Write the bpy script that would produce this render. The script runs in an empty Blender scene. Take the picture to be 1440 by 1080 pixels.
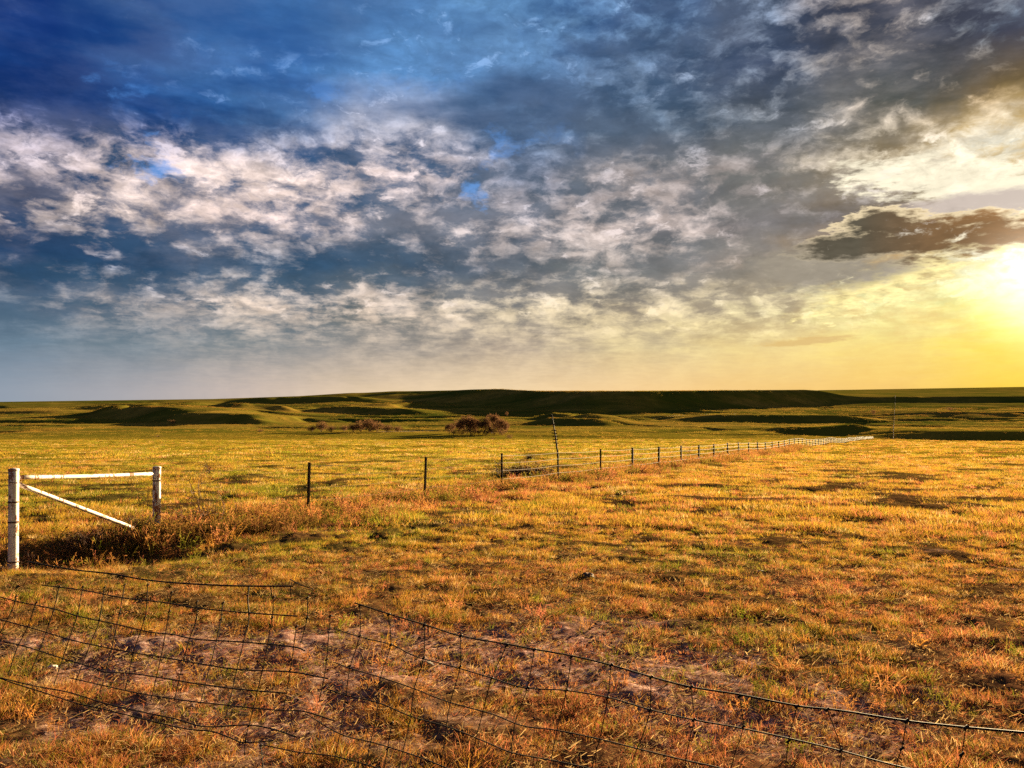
import bpy, math, random
import numpy as np
from mathutils import Vector, Matrix, Quaternion
random.seed(7)
R = math.radians
S = bpy.context.scene
COL = S.collection

# ------------------------------------------------------------------ camera, light, exposure
F = 1088.0                       # focal length in pixels of a 1440 px wide frame
HOR = 550.0                      # row of the true horizon
EXPO = 3.1
SUN_AZ, SUN_EL = R(34.8), R(6.4)
cam = bpy.data.objects.new('camera', bpy.data.cameras.new('camera'))
COL.objects.link(cam)
cam.data.sensor_width = 36.0
cam.data.lens = 36.0 * F / 1440.0
cam.data.clip_start = 0.05
cam.data.clip_end = 60000
cam.rotation_euler = (R(90) + math.atan((HOR - 540) / F), 0, 0)
cam.location = (0, 0, 0)
S.camera = cam
S.view_settings.view_transform = 'Standard'
S.view_settings.look = 'None'
S.view_settings.exposure = EXPO
S.view_settings.gamma = 1
S.cycles.use_denoising = False
S.cycles.max_bounces = 5
S.cycles.diffuse_bounces = 3
S.cycles.transmission_bounces = 3
S.cycles.transparent_max_bounces = 6
S.cycles.caustics_reflective = False
S.cycles.caustics_refractive = False

sl = bpy.data.lights.new('sun', 'SUN')
sl.energy = 4.6
sl.angle = R(0.6)
sl.color = (1.0, 0.755, 0.41)
so = bpy.data.objects.new('sun', sl)
COL.objects.link(so)
sdir = Vector((math.sin(SUN_AZ) * math.cos(SUN_EL), math.cos(SUN_AZ) * math.cos(SUN_EL), math.sin(SUN_EL)))
so.rotation_euler = (-sdir).to_track_quat('-Z', 'Y').to_euler()
so.location = sdir * 60


def lin(c):
    return tuple((v / 255 / 12.92) if v / 255 <= 0.04045 else ((v / 255 + 0.055) / 1.055) ** 2.4 for v in c)


class NT:
    """small helper to write node expressions"""
    def __init__(s, tree):
        s.t = tree
        s.n = tree.nodes
        s.l = tree.links

    def put(s, inp, v):
        if isinstance(v, bpy.types.NodeSocket):
            s.l.new(v, inp)
        elif v is not None:
            try:
                inp.default_value = v
            except Exception:
                inp.default_value = (*v, 1.0)

    def math(s, op, a, b=None, c=None, clamp=False):
        n = s.n.new('ShaderNodeMath')
        n.operation = op
        n.use_clamp = clamp
        s.put(n.inputs[0], a)
        if b is not None:
            s.put(n.inputs[1], b)
        if c is not None:
            s.put(n.inputs[2], c)
        return n.outputs[0]

    def vmath(s, op, a, b=None):
        n = s.n.new('ShaderNodeVectorMath')
        n.operation = op
        s.put(n.inputs[0], a)
        if b is not None:
            if op == 'SCALE':
                s.put(n.inputs[3], b)
            else:
                s.put(n.inputs[1], b)
        return n.outputs[1] if op in ('LENGTH', 'DOT_PRODUCT') else n.outputs[0]

    def xyz(s, x, y, z):
        n = s.n.new('ShaderNodeCombineXYZ')
        for i, v in enumerate((x, y, z)):
            s.put(n.inputs[i], v)
        return n.outputs[0]

    def sep(s, v):
        n = s.n.new('ShaderNodeSeparateXYZ')
        s.put(n.inputs[0], v)
        return n.outputs

    def noise(s, vec, scale, detail=4, rough=0.5, dist=0.0, color=False, lac=2.0):
        n = s.n.new('ShaderNodeTexNoise')
        s.put(n.inputs['Vector'], vec)
        s.put(n.inputs['Scale'], scale)
        n.inputs['Detail'].default_value = detail
        n.inputs['Roughness'].default_value = rough
        n.inputs['Lacunarity'].default_value = lac
        n.inputs['Distortion'].default_value = dist
        return n.outputs['Color' if color else 'Fac']

    def ramp(s, fac, stops, interp='LINEAR'):
        n = s.n.new('ShaderNodeValToRGB')
        n.color_ramp.interpolation = interp
        e = n.color_ramp.elements
        while len(e) > 1:
            e.remove(e[-1])
        e[0].position = stops[0][0]
        e[0].color = (*stops[0][1], 1)
        for p, c in stops[1:]:
            k = e.new(p)
            k.color = (*c, 1)
        s.put(n.inputs[0], fac)
        return n.outputs[0]

    def mix(s, f, a, b, mode='MIX'):
        n = s.n.new('ShaderNodeMix')
        n.data_type = 'RGBA'
        n.blend_type = mode
        n.clamp_factor = True
        s.put(n.inputs[0], f)
        s.put(n.inputs[6], a if isinstance(a, bpy.types.NodeSocket) else (*a[:3], 1))
        s.put(n.inputs[7], b if isinstance(b, bpy.types.NodeSocket) else (*b[:3], 1))
        return n.outputs[2]

    def mapr(s, v, a, b, c=0.0, d=1.0, smooth=False):
        n = s.n.new('ShaderNodeMapRange')
        if smooth:
            n.interpolation_type = 'SMOOTHSTEP'
        s.put(n.inputs[0], v)
        for i, k in enumerate((a, b, c, d)):
            s.put(n.inputs[i + 1], k)
        return n.outputs[0]

    def attr(s, name, kind='GEOMETRY'):
        n = s.n.new('ShaderNodeAttribute')
        n.attribute_name = name
        n.attribute_type = kind
        return n


# ------------------------------------------------------------------ sky: clear Nishita air behind a broken cloud deck
def build_world():
    w = bpy.data.worlds.new('World')
    S.world = w
    w.use_nodes = True
    w.node_tree.nodes.clear()
    T = NT(w.node_tree)
    out = T.n.new('ShaderNodeOutputWorld')
    bg = T.n.new('ShaderNodeBackground')
    T.l.new(bg.outputs[0], out.inputs[0])
    STR = 0.1
    bg.inputs[1].default_value = STR
    tc = T.n.new('ShaderNodeTexCoord')
    d = T.vmath('NORMALIZE', tc.outputs['Generated'])
    x, y, z = T.sep(d)
    zc = T.math('MAXIMUM', z, 0.0)
    # position on a flat cloud deck seen in perspective
    inv = T.math('DIVIDE', 1.0, T.math('ADD', zc, 0.11))
    cp = T.xyz(T.math('MULTIPLY', x, inv), T.math('MULTIPLY', y, inv), 0.0)
    az = T.math('ARCTAN2', x, y)
    el = T.math('ARCSINE', z)
    # slow wandering of the cloud field boundaries
    w1 = T.sep(T.noise(cp, 2.3, 3, 0.6, color=True))
    w2 = T.sep(T.noise(d, 9.0, 5, 0.65, color=True))
    wob_a = T.math('ADD', T.math('MULTIPLY', T.math('SUBTRACT', w1[0], 0.5), 0.16), T.math('MULTIPLY', T.math('SUBTRACT', w2[0], 0.5), 0.16))
    wob_e = T.math('ADD', T.math('MULTIPLY', T.math('SUBTRACT', w1[1], 0.5), 0.035), T.math('MULTIPLY', T.math('SUBTRACT', w2[1], 0.5), 0.05))
    flat = T.mapr(el, 0.0, 0.15, 0.15, 1.0)
    az2 = T.math('ADD', az, T.math('MULTIPLY', wob_a, flat))
    el2 = T.math('ADD', el, T.math('MULTIPLY', wob_e, flat))
    AZ0, AZ1 = -0.75, 0.75
    u = T.mapr(az2, AZ0, AZ1)
    COLX = [0, 180, 360, 540, 720, 900, 1080, 1260, 1440]
    pos = [(math.atan((c - 720) / F) - AZ0) / (AZ1 - AZ0) for c in COLX]
    ROWY = [550, 490, 440, 380, 320, 250, 180, 100, 0]
    els = [math.atan((HOR - r) / F) * 0.985 for r in ROWY]

    def grid(rows):
        cur = None
        for i, row in enumerate(rows):
            c = T.ramp(u, [(p, q) for p, q in zip(pos, row)], 'EASE' if i else 'LINEAR')
            if cur is None:
                cur = c
            else:
                f = T.mapr(el2, els[i - 1], els[i])
                cur = T.mix(f, cur, c)
        return cur
    K = 1.0 / (2 ** EXPO) / STR
    dark = DARK = [
        [(148,158,172),(168,166,170),(195,180,170),(225,200,165),(240,210,165),(245,205,145),(245,200,120),(245,195,100),(250,205,60)],
        [(102,124,142),(108,126,138),(120,130,135),(145,140,135),(165,150,135),(200,180,140),(235,205,140),(245,210,120),(250,215,70)],
        [(55,85,112),(62,90,112),(80,100,115),(105,112,112),(120,118,115),(138,128,115),(165,148,120),(228,198,130),(255,240,110)],
        [(34,64,100),(44,74,105),(50,80,108),(62,86,110),(88,98,108),(108,112,112),(138,130,118),(180,142,85),(255,240,150)],
        [(46,66,98),(56,78,108),(66,86,114),(72,90,110),(86,97,112),(102,106,112),(116,113,112),(100,85,68),(125,92,45)],
        [(38,64,100),(46,74,108),(56,84,118),(70,94,124),(72,90,110),(98,104,112),(115,115,112),(140,122,92),(225,190,120)],
        [(18,48,104),(24,62,122),(36,72,120),(50,82,120),(56,80,112),(62,82,104),(74,82,90),(76,80,78),(105,88,60)],
        [(16,50,118),(26,66,128),(40,84,148),(58,96,148),(60,90,130),(60,84,114),(56,70,96),(60,66,80),(58,62,80)],
        [(16,48,108),(30,70,130),(45,90,150),(58,98,150),(56,94,144),(48,76,116),(42,58,80),(55,60,80),(60,66,84)]]
    bright = [
        [(150,162,175),(175,172,175),(215,195,180),(240,212,178),(250,220,175),(253,215,155),(252,208,130),(252,205,110),(255,215,70)],
        [(118,142,162),(150,158,165),(195,185,175),(215,198,178),(230,208,175),(250,228,170),(255,232,155),(255,232,135),(255,235,95)],
        [(140,150,165),(200,188,182),(245,222,202),(243,220,198),(245,225,190),(250,228,182),(255,238,185),(255,248,175),(255,255,160)],
        [(140,140,158),(140,148,165),(175,178,188),(185,180,185),(185,178,178),(205,193,183),(190,172,155),(255,238,180),(255,255,235)],
        [(225,205,198),(245,222,210),(245,220,210),(225,212,212),(225,210,206),(228,210,202),(180,170,168),(195,190,198),(255,228,165)],
        [(205,195,212),(235,215,212),(255,232,222),(248,226,220),(178,180,198),(195,182,178),(182,170,165),(255,238,205),(255,250,230)],
        [(34,96,180),(42,118,198),(90,140,195),(235,232,245),(115,145,182),(128,148,170),(160,164,170),(235,218,200),(220,182,125)],
        [(60,92,152),(84,116,165),(88,142,205),(105,160,218),(112,155,205),(130,156,190),(165,180,202),(225,210,198),(130,168,200)],
        [(42,80,142),(90,116,160),(80,130,190),(92,142,198),(115,165,215),(125,165,210),(155,175,205),(220,205,198),(150,162,182)]]
    amt = [
        [.5,.5,.5,.5,.5,.5,.5,.5,.5],
        [.3,.35,.4,.4,.4,.5,.5,.5,.5],
        [.15,.40,.55,.42,.58,.50,.35,.65,.6],
        [.05,.05,.05,.0,.05,.15,.05,.50,.8],
        [.38,.42,.48,.15,.38,.38,.12,.0,.1],
        [.42,.52,.66,.45,.22,.28,.25,.60,1.0],
        [.0,.05,.0,.32,.0,.08,.10,.10,.0],
        [.20,.35,.45,.40,.18,.15,.15,.22,.15],
        [.20,.45,.35,.30,.35,.30,.25,.25,.20]]
    dk = grid([[lin(c) for c in r] for r in dark])
    br = grid([[lin(c) for c in r] for r in bright])
    am = T.sep(grid([[((a + .5) / 2,) * 3 for a in r] for r in amt]))[0]
    am = T.math('SUBTRACT', T.math('MULTIPLY', am, 2.0), 0.5)
    # billows: large masses broken into small puffs, flattened towards the horizon
    sc = T.vmath('MULTIPLY', cp, (1.0, 0.8, 1.0))
    wv = T.noise(sc, 5.0, 4, 0.6, color=True)
    sw = T.vmath('ADD', sc, T.vmath('SCALE', T.vmath('SUBTRACT', wv, (0.5, 0.5, 0.5)), 0.14))
    mid = T.noise(sw, 7.5, 9, 0.60)
    dsc = T.vmath('MULTIPLY', d, (1.0, 1.0, 3.4))
    soft = T.noise(dsc, 4.2, 7, 0.52)
    streak = T.noise(T.vmath('ADD', T.vmath('MULTIPLY', d, (1.0, 1.0, 5.0)), (5.0, 2.0, 1.0)), 9.0, 6, 0.6)
    # crisp puffs in the middle band, soft stratus high on the left
    crisp = T.mapr(el2, 0.36, 0.29, 0.0, 1.0, True)
    crisp = T.math('MAXIMUM', crisp, T.mapr(az2, -0.12, 0.15, 0.0, 0.9, True))
    dz = T.vmath('MULTIPLY', d, (1.0, 1.0, 1.8))
    dw = T.noise(dz, 16.0, 4, 0.6, color=True)
    dz = T.vmath('ADD', dz, T.vmath('SCALE', T.vmath('SUBTRACT', dw, (0.5, 0.5, 0.5)), 0.055))
    puff = T.noise(dz, 12.0, 9, 0.62)
    small = T.noise(T.vmath('ADD', dz, (2.2, 6.1, 0.4)), 30.0, 8, 0.62)
    vo = T.n.new('ShaderNodeTexVoronoi')
    vo.feature = 'SMOOTH_F1'
    vo.inputs['Scale'].default_value = 27.0
    vo.inputs['Smoothness'].default_value = 0.7
    T.l.new(dz, vo.inputs['Vector'])
    cell = T.math('SUBTRACT', 0.85, T.math('MULTIPLY', vo.outputs['Distance'], 0.8))
    mass = T.noise(T.vmath('MULTIPLY', d, (1.0, 1.0, 2.2)), 4.5, 3, 0.5)
    nc = T.math('ADD', T.math('MULTIPLY', mass, 0.10), T.math('MULTIPLY', mid, 0.20))
    nc = T.math('ADD', nc, T.math('MULTIPLY', streak, 0.10))
    nc = T.math('ADD', nc, T.math('MULTIPLY', puff, 0.22))
    nc = T.math('ADD', nc, T.math('MULTIPLY', small, 0.26))
    nc = T.math('ADD', nc, T.math('MULTIPLY', cell, 0.12))
    n = T.math('ADD', T.math('MULTIPLY', nc, crisp), T.math('MULTIPLY', soft, T.math('SUBTRACT', 1.0, crisp)))
    gain = T.mapr(crisp, 0.0, 1.0, 3.0, 9.0)
    gain = T.math('MULTIPLY', gain, T.mapr(el, 0.03, 0.12, 0.35, 1.0))
    s_ = T.math('ADD', T.math('MULTIPLY', T.math('SUBTRACT', n, 0.5), gain), am)
    veil = T.noise(T.vmath('MULTIPLY', d, (1.0, 1.0, 3.0)), 7.0, 7, 0.62)
    dk = T.mix(T.mapr(veil, 0.40, 0.66, 0.0, 0.75, True), dk, T.vmath('ADD', T.vmath('SCALE', dk, 0.75), T.vmath('SCALE', T.vmath('ADD', br, lin((120, 120, 135))), 0.16)))
    t = T.mapr(s_, -0.1, 1.1, 0.0, 1.0, True)
    cloud = T.mix(t, dk, br)
    # modelling of the lit parts: grey undersides and streaks
    und = T.noise(T.vmath('ADD', dz, (3.1, 9.4, 0.0)), 19.0, 8, 0.62)
    kk = T.mapr(und, 0.34, 0.66, T.mapr(t, 0, 1, 0.86, 0.62), T.mapr(t, 0, 1, 1.25, 1.28))
    k = T.mapr(T.math('MULTIPLY', T.mapr(el, 0.05, 0.14), crisp), 0.0, 1.0, 1.0, kk)
    cloud = T.vmath('SCALE', cloud, k)

    # single clouds with a shape of their own: dark bank with a burning rim near the sun, small bars below it
    e1 = T.noise(dsc, 16.0, 7, 0.6)
    e2 = T.noise(T.vmath('ADD', dsc, (4.0, 4.0, 4.0)), 48.0, 5, 0.6)
    rag = T.math('ADD', T.math('MULTIPLY', T.math('SUBTRACT', e1, 0.5), 3.2), T.math('MULTIPLY', T.math('SUBTRACT', e2, 0.5), 2.4))

    def bank(base, px, py, sx, sy, tilt, body, rim, rimw=0.35, ragk=1.0, edge=0.22, more=()):
        a0 = math.atan((px - 720) / F)
        e0 = math.atan((HOR - py) / F * math.cos(a0))
        da = T.math('MULTIPLY', T.math('SUBTRACT', az, a0), F)
        de = T.math('MULTIPLY', T.math('SUBTRACT', el, e0), F)
        de = T.math('SUBTRACT', de, T.math('MULTIPLY', da, tilt))
        q = T.math('ADD', T.math('POWER', T.math('ABSOLUTE', T.math('DIVIDE', da, sx)), 2.0), T.math('POWER', T.math('ABSOLUTE', T.math('DIVIDE', de, sy)), 2.0))
        for (qx, qy, qa, qb) in more:
            a1 = math.atan((qx - 720) / F)
            e1_ = math.atan((HOR - qy) / F * math.cos(a1))
            u1 = T.math('DIVIDE', T.math('MULTIPLY', T.math('SUBTRACT', az, a1), F), qa)
            v1 = T.math('DIVIDE', T.math('MULTIPLY', T.math('SUBTRACT', el, e1_), F), qb)
            q = T.math('MINIMUM', q, T.math('ADD', T.math('MULTIPLY', u1, u1), T.math('MULTIPLY', v1, v1)))
        f = T.math('ADD', T.math('SUBTRACT', 1.0, q), T.math('MULTIPLY', rag, ragk))
        m_rim = T.mapr(f, -rimw, -rimw + edge, 0.0, 1.0, True)
        if rim:
            m_rim = T.math('MULTIPLY', m_rim, T.mapr(T.math('ADD', de, T.math('MULTIPLY', da, 0.12)), -16.0, 10.0, 0.15, 1.0))
        m_body = T.mapr(f, -0.1 if rim else 0.0, edge * (2.2 if rim else 1.0), 0.0, 1.0, True)
        c_ = T.mix(m_rim, base, rim) if rim else base
        return T.mix(m_body, c_, body)
    kb = T.mapr(e1, 0.3, 0.7, 0.7, 1.35)
    cloud = bank(cloud, 1340, 250, 150, 32, -0.16, T.vmath('SCALE', lin((255, 244, 215)), T.mapr(e1, .3, .7, .8, 1.2)), None, ragk=0.9, edge=0.7)
    cloud = bank(cloud, 1400, 290, 170, 22, 0.0, lin((205, 190, 180)), None, ragk=0.5, edge=0.8)
    cloud = bank(cloud, 1250, 398, 105, 30, 0.35, T.vmath('SCALE', lin((255, 236, 165)), T.mapr(e2, .3, .7, .65, 1.3)), None, ragk=1.3, edge=0.9)
    body = T.mix(T.mapr(az, 0.42, 0.60), T.vmath('SCALE', lin((84, 78, 66)), kb), T.vmath('SCALE', lin((140, 88, 30)), kb))
    cloud = bank(cloud, 1170, 372, 130, 42, 0.10, T.vmath('SCALE', lin((158, 148, 132)), T.mapr(e1, .3, .7, .85, 1.15)), None, ragk=0.5, edge=0.9)
    cloud = bank(cloud, 1330, 335, 125, 27, 0.0, body, lin((255, 232, 188)), 0.20, 0.85, 0.34,
                 more=((1240, 320, 62, 24), (1215, 345, 90, 20), (1390, 322, 60, 20)))
    cloud = bank(cloud, 1130, 480, 75, 6.5, 0.06, lin((228, 194, 126)), None, ragk=1.0, edge=0.8)
    fin = T.noise(dz, 46.0, 5, 0.6)
    cloud = T.vmath('SCALE', cloud, T.mapr(T.math('MULTIPLY', t, T.mapr(el, 0.05, 0.14)), 0.0, 1.0, 1.0, T.mapr(fin, 0.36, 0.64, 0.80, 1.22)))
    # glints where the deck is thinnest
    sp = T.noise(T.vmath('ADD', dz, (8.1, 1.4, 3.0)), 26.0, 6, 0.6)
    spk = T.math('MULTIPLY', T.mapr(sp, 0.55, 0.68, 0.0, 1.0, True), T.mapr(s_, 0.15, 0.7, 0.0, 0.9, True))
    spk = T.math('MULTIPLY', spk, T.mapr(el, 0.05, 0.12))
    cloud = T.mix(spk, cloud, T.vmath('ADD', T.vmath('SCALE', br, 1.15), (0.10, 0.10, 0.12)))
    # openings to clear sky
    gp = T.noise(T.vmath('ADD', dz, (1.7, 4.4, 0.0)), 8.0, 7, 0.58)
    gmask = T.mapr(gp, 0.575, 0.68, 0.0, 0.7, True)
    gmask = T.math('MULTIPLY', gmask, T.mapr(el, 0.16, 0.22, 0.0, 1.0))
    gmask = T.math('MULTIPLY', gmask, T.mapr(el, 0.40, 0.32, 0.0, 1.0))
    gmask = T.math('MULTIPLY', gmask, T.mapr(az, 0.1, -0.1, 0.0, 1.0))
    sky = T.n.new('ShaderNodeTexSky')
    sky.sky_type = 'NISHITA'
    sky.sun_disc = False
    sky.sun_elevation = SUN_EL
    sky.sun_rotation = SUN_AZ
    sky.altitude = 400
    sky.air_density = 1.0
    sky.dust_density = 0.6
    sky.ozone_density = 2.0
    cl = T.vmath('SCALE', cloud, K)
    blue = T.mix(0.7, T.vmath('MULTIPLY', sky.outputs[0], (0.35, 0.55, 0.9)), tuple(v * K for v in lin((40, 92, 155))))
    c = T.mix(gmask, cl, blue)
    # veiled sun: brilliant core and halo through the thin cloud at its edge
    ang = T.math('ARCCOSINE', T.math('MINIMUM', T.vmath('DOT_PRODUCT', d, tuple(sdir)), 1.0))
    h1 = T.math('MULTIPLY', T.math('EXPONENT', T.math('MULTIPLY', T.math('POWER', T.math('DIVIDE', ang, 0.050), 2.0), -1.0)), 0.8 * K)
    h2 = T.math('MULTIPLY', T.math('EXPONENT', T.math('DIVIDE', ang, -0.10)), 0.14 * K)
    glow = T.vmath('ADD', T.vmath('SCALE', (1.0, 0.97, 0.80), h1), T.vmath('SCALE', (1.0, 0.86, 0.50), h2))
    c = T.vmath('ADD', c, glow)
    # nothing but dim earth light below the horizon
    c = T.mix(T.mapr(z, -0.08, -0.04), tuple(v * K for v in (0.10, 0.07, 0.03)), c)
    T.l.new(c, bg.inputs[0])
    w.cycles.sampling_method = 'MANUAL'
    w.cycles.sample_map_resolution = 512


build_world()


# ------------------------------------------------------------------ numpy noise
def _hash(ix, iy, seed):
    h = (ix.astype(np.int64) * 374761393 + iy.astype(np.int64) * 668265263 + seed * 1442695041) & 0xffffffff
    h = ((h ^ (h >> 13)) * 1274126177) & 0xffffffff
    h = (h ^ (h >> 16)) & 0xffffffff
    return h


def perlin(x, y, seed=0):
    x0 = np.floor(x)
    y0 = np.floor(y)
    fx, fy = x - x0, y - y0
    ix, iy = x0.astype(np.int64), y0.astype(np.int64)
    ux = fx * fx * fx * (fx * (fx * 6 - 15) + 10)
    uy = fy * fy * fy * (fy * (fy * 6 - 15) + 10)

    def g(i, j):
        a = _hash(ix + i, iy + j, seed) / 4294967296.0 * 2 * np.pi
        return np.cos(a) * (fx - i) + np.sin(a) * (fy - j)
    a = g(0, 0) * (1 - ux) + g(1, 0) * ux
    b = g(0, 1) * (1 - ux) + g(1, 1) * ux
    return (a * (1 - uy) + b * uy) * 1.5      # about -1..1


def fbm(x, y, scale, octv=4, seed=0, rough=0.5):
    v = 0
    amp = 1.0
    tot = 0
    for o in range(octv):
        v = v + amp * perlin(x / scale + 17.3 * o, y / scale - 9.1 * o, seed + o * 31)
        tot += amp
        amp *= rough
        scale /= 2.07
    return v / tot * 1.3


def sstep(a, b, v):
    t = np.clip((v - a) / (b - a), 0, 1)
    return t * t * (3 - 2 * t)


# ------------------------------------------------------------------ terrain heights
CAMH, SLOPE = 1.75, 0.057
# rows (in photograph pixels) at which the plain beyond the field lies, by distance
TD = np.array([380, 440, 500, 600, 800, 1000, 1250, 1550, 1900, 2300, 2900, 4200, 8000, 30000], float)
TX = np.array([-600, 0, 300, 420, 500, 560, 700, 760, 900, 1130, 1190, 1300, 1440, 2100], float)
SKY = np.array([566, 565, 561, 557, 552, 549, 547, 550, 550, 548, 551, 553, 554, 556], float)
TROW = np.zeros((len(TD), len(TX)))
for j, sk in enumerate(SKY):
    far = 4 * (j >= 10)
    TROW[:, j] = [624, 623, 617, 608, 597, 587, 575, 563, sk + 6, sk + 1, sk + 2, sk + 1.5 - far * 1.6, sk + 1 - far * 0.8, 551]
TROW[-3, 10:] = [547, 546, 544, 544]
TROW[-2, 10:] = [546, 545, 543, 543]

# escarpments: (x0, row-distance0, x1, distance1, height, face width, back width)
SCARPS = [
    (-80, 1130, 110, 1150, 3, 14, 160),
    (100, 1230, 300, 1290, 6, 26, 240),
    (88, 1120, 215, 840, 15, 58, 260),
    (195, 830, 355, 780, 9, 36, 160),
    (-60, 880, 120, 860, 3, 14, 160),
    (325, 1400, 545, 1480, 9, 38, 260),
    (330, 1050, 430, 1120, 8, 30, 130),
    (415, 1160, 600, 1060, 7, 28, 130),
    (480, 1900, 790, 2000, 5, 30, 260),
    (590, 1400, 850, 1480, 7, 32, 160),
    (560, 1180, 612, 1350, 6, 26, 160),
    (850, 1110, 1225, 1490, 46, 120, 900),
    (955, 880, 1262, 850, 7, 34, 200),
    (740, 960, 842, 900, 6, 26, 120),
    (725, 820, 850, 760, 6, 26, 120),
    (690, 1100, 850, 1060, 4, 18, 140),
    (1130, 560, 1250, 560, 5, 24, 160),
    (1238, 500, 1650, 490, 5, 26, 220),
    (1080, 1450, 1700, 1500, 9, 46, 420),
    (1300, 1000, 1600, 1040, 5, 26, 240),
]


def terr(X, Y, detail=True):
    X = np.asarray(X, float)
    Y = np.asarray(Y, float)
    D = np.hypot(X, Y)
    Yc = np.maximum(Y, -25)
    plane = -CAMH - SLOPE * Yc
    # broad swells of the pasture
    sw = np.clip((D - 12) / 60, 0, 1)
    plane = plane + sw * 0.22 * fbm(X, Y, 38, 2, 5) * np.clip(D / 60, 0, 1.6)
    # hollow added at the gate brace, shaped so its sunward wall gives shade
    plane = plane - 0.50 * np.exp(-(((X + 7.2) / 2.0) ** 2 + ((Y - 11.5) / 0.95) ** 2))
    # beyond the field
    Ys = np.maximum(Y, 150)
    px = 720 + F * X / Ys
    lx = np.interp(px, TX, np.arange(len(TX)))
    ld = np.interp(np.log(np.clip(Ys, TD[0], TD[-1])), np.log(TD), np.arange(len(TD)))
    i0 = np.clip(np.floor(lx).astype(int), 0, len(TX) - 2)
    j0 = np.clip(np.floor(ld).astype(int), 0, len(TD) - 2)
    fx, fd = lx - i0, ld - j0
    fx = fx * fx * (3 - 2 * fx)
    row = (TROW[j0, i0] * (1 - fx) + TROW[j0, i0 + 1] * fx) * (1 - fd) + (TROW[j0 + 1, i0] * (1 - fx) + TROW[j0 + 1, i0 + 1] * fx) * fd
    zf = -(row - HOR) / F * Ys
    amp = np.clip((D - 420) / 500, 0, 1)
    zf = zf + amp * (3.2 * fbm(X, Y, 420, 3, 11) + 0.9 * fbm(X, Y * 1.6, 90, 3, 12)) * np.clip((2600 - D) / 1200, 0, 1)
    # rain gullies
    rg = np.abs(fbm(X * 0.6, Y, 260, 3, 21))
    zf = zf - amp * 3.6 * np.exp(-(rg / 0.045) ** 2) * np.clip((2000 - D) / 800, 0, 1)
    if detail:
        wob = fbm(X, Y, 130, 3, 33) * 22
        for (xa, da, xb, db, h, wf, wb) in SCARPS:
            ax, ay = (xa - 720) / F * da, da
            bx, by = (xb - 720) / F * db, db
            L = math.hypot(bx - ax, by - ay)
            tx, ty = (bx - ax) / L, (by - ay) / L
            s = ((X - ax) * tx + (Y - ay) * ty) / L
            p = -(X - ax) * ty + (Y - ay) * tx + wob * (0.25 if wf > 100 else min(0.5 + wf / 80, 0.9))       # >0 farther than the foot
            along = sstep(-0.08, 0.25, s) * sstep(1.08, 0.75, s)
            prof = sstep(0, wf, p) * (1 - sstep(wf, wf + wb, p))
            zf = zf + h * along * prof
    # the plateau is level: nothing rises above the long flat skyline
    cap = -(np.interp(px, TX, SKY) - HOR) / F * Ys
    fcap = -(np.interp(px, [1130, 1200, 1440, 2100], [549, 548, 544, 543]) - HOR) / F * Ys
    cap = np.where((px > 1150) & (Ys > 2600), np.maximum(cap, fcap), cap)
    k_ = 1.2
    zf = np.where(Ys > 700, -k_ * np.logaddexp(-zf / k_, -cap / k_) , zf)
    brow = np.interp(px, [-800, 0, 600, 1000, 1230, 1300, 1440, 2200], [330, 330, 345, 370, 390, 260, 190, 170])
    t = sstep(brow - 25, brow + 130, Y)
    t = np.where(Y < 60, 0, t)
    return plane * (1 - t) + zf * t


def bare_map(X, Y):
    """trodden bare earth, 0..1"""
    n = fbm(X, Y, 1.9, 4, 41, 0.62)
    def blob(cx, cy, rx, ry, a=0.0):
        dx, dy = X - cx, Y - cy
        return np.exp(-((dx / rx) ** 2 + (dy / ry) ** 2))
    m = 0.95 * blob(0.1, 6.6, 1.5, 1.0) + 0.75 * blob(-1.0, 6.3, 0.7, 1.6) + 0.8 * blob(-1.7, 4.6, 0.9, .5) + 0.6 * blob(1.0, 5.8, 1.2, 0.7)
    m = m + 0.55 * blob(1.0, 8.6, 1.4, 0.6) + 0.45 * blob(-3.0, 6.6, 1.2, 0.8) + 0.4 * blob(2.0, 4.8, 1.6, 0.6) + 0.35 * blob(-2.5, 5.5, 2.0, 1.0)
    return np.clip(sstep(0.34, 0.95, m + 0.95 * n - 0.02 + 0.16 * np.clip((8.5 - Y) / 3, 0, 1) + 0.10 * np.clip((9 - Y) / 4, 0, 1)), 0, 1)


def fence_side(X, Y):
    """distance to the left/far side of the long fence (positive beyond it)"""
    # fence through (-4.4,16.8) with direction (0.5,1)
    return -((X + 4.4) * 1.0 - (Y - 16.8) * 0.5) / math.hypot(1, 0.5)


def green_map(X, Y):
    D = np.hypot(X, Y)
    g = 0.5 * fbm(X, Y, 1.3, 3, 51) + 0.7 * fbm(X, Y, 5.0, 3, 52)
    far = sstep(-1, 3, fence_side(X, Y)) * sstep(14, 20, Y)
    g = g + 0.30 * far + 0.25 * np.exp(-(((X + 5) / 3.2) ** 2 + ((Y - 10.3) / 2.2) ** 2)) - 0.14 * sstep(-3, 4, X) * (1 - far)
    return np.clip(sstep(-0.15, 0.75, g), 0, 1)


def red_map(X, Y):
    f = fence_side(X, Y)
    band = np.exp(-((f + 0.9) / 1.3) ** 2) * sstep(10, 14, Y) * sstep(60, 20, Y)
    n = fbm(X, Y, 2.3, 3, 61)
    near = sstep(13, 5, Y) * 1.0 + 0.25 * sstep(-2, 4, X)
    return np.clip(band * 0.9 + near * (0.5 + n) + sstep(0.25, 0.8, n) * 0.5, 0, 1)


# ------------------------------------------------------------------ object helpers
def tag(o, label=None, cat=None, group=None, kind=None):
    if label: o['label'] = label
    if cat: o['category'] = cat
    if group: o['group'] = group
    if kind: o['kind'] = kind
    return o


def empty(name, loc):
    o = bpy.data.objects.new(name, None)
    o.location = loc
    o.empty_display_size = 0.2
    COL.objects.link(o)
    return o


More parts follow.
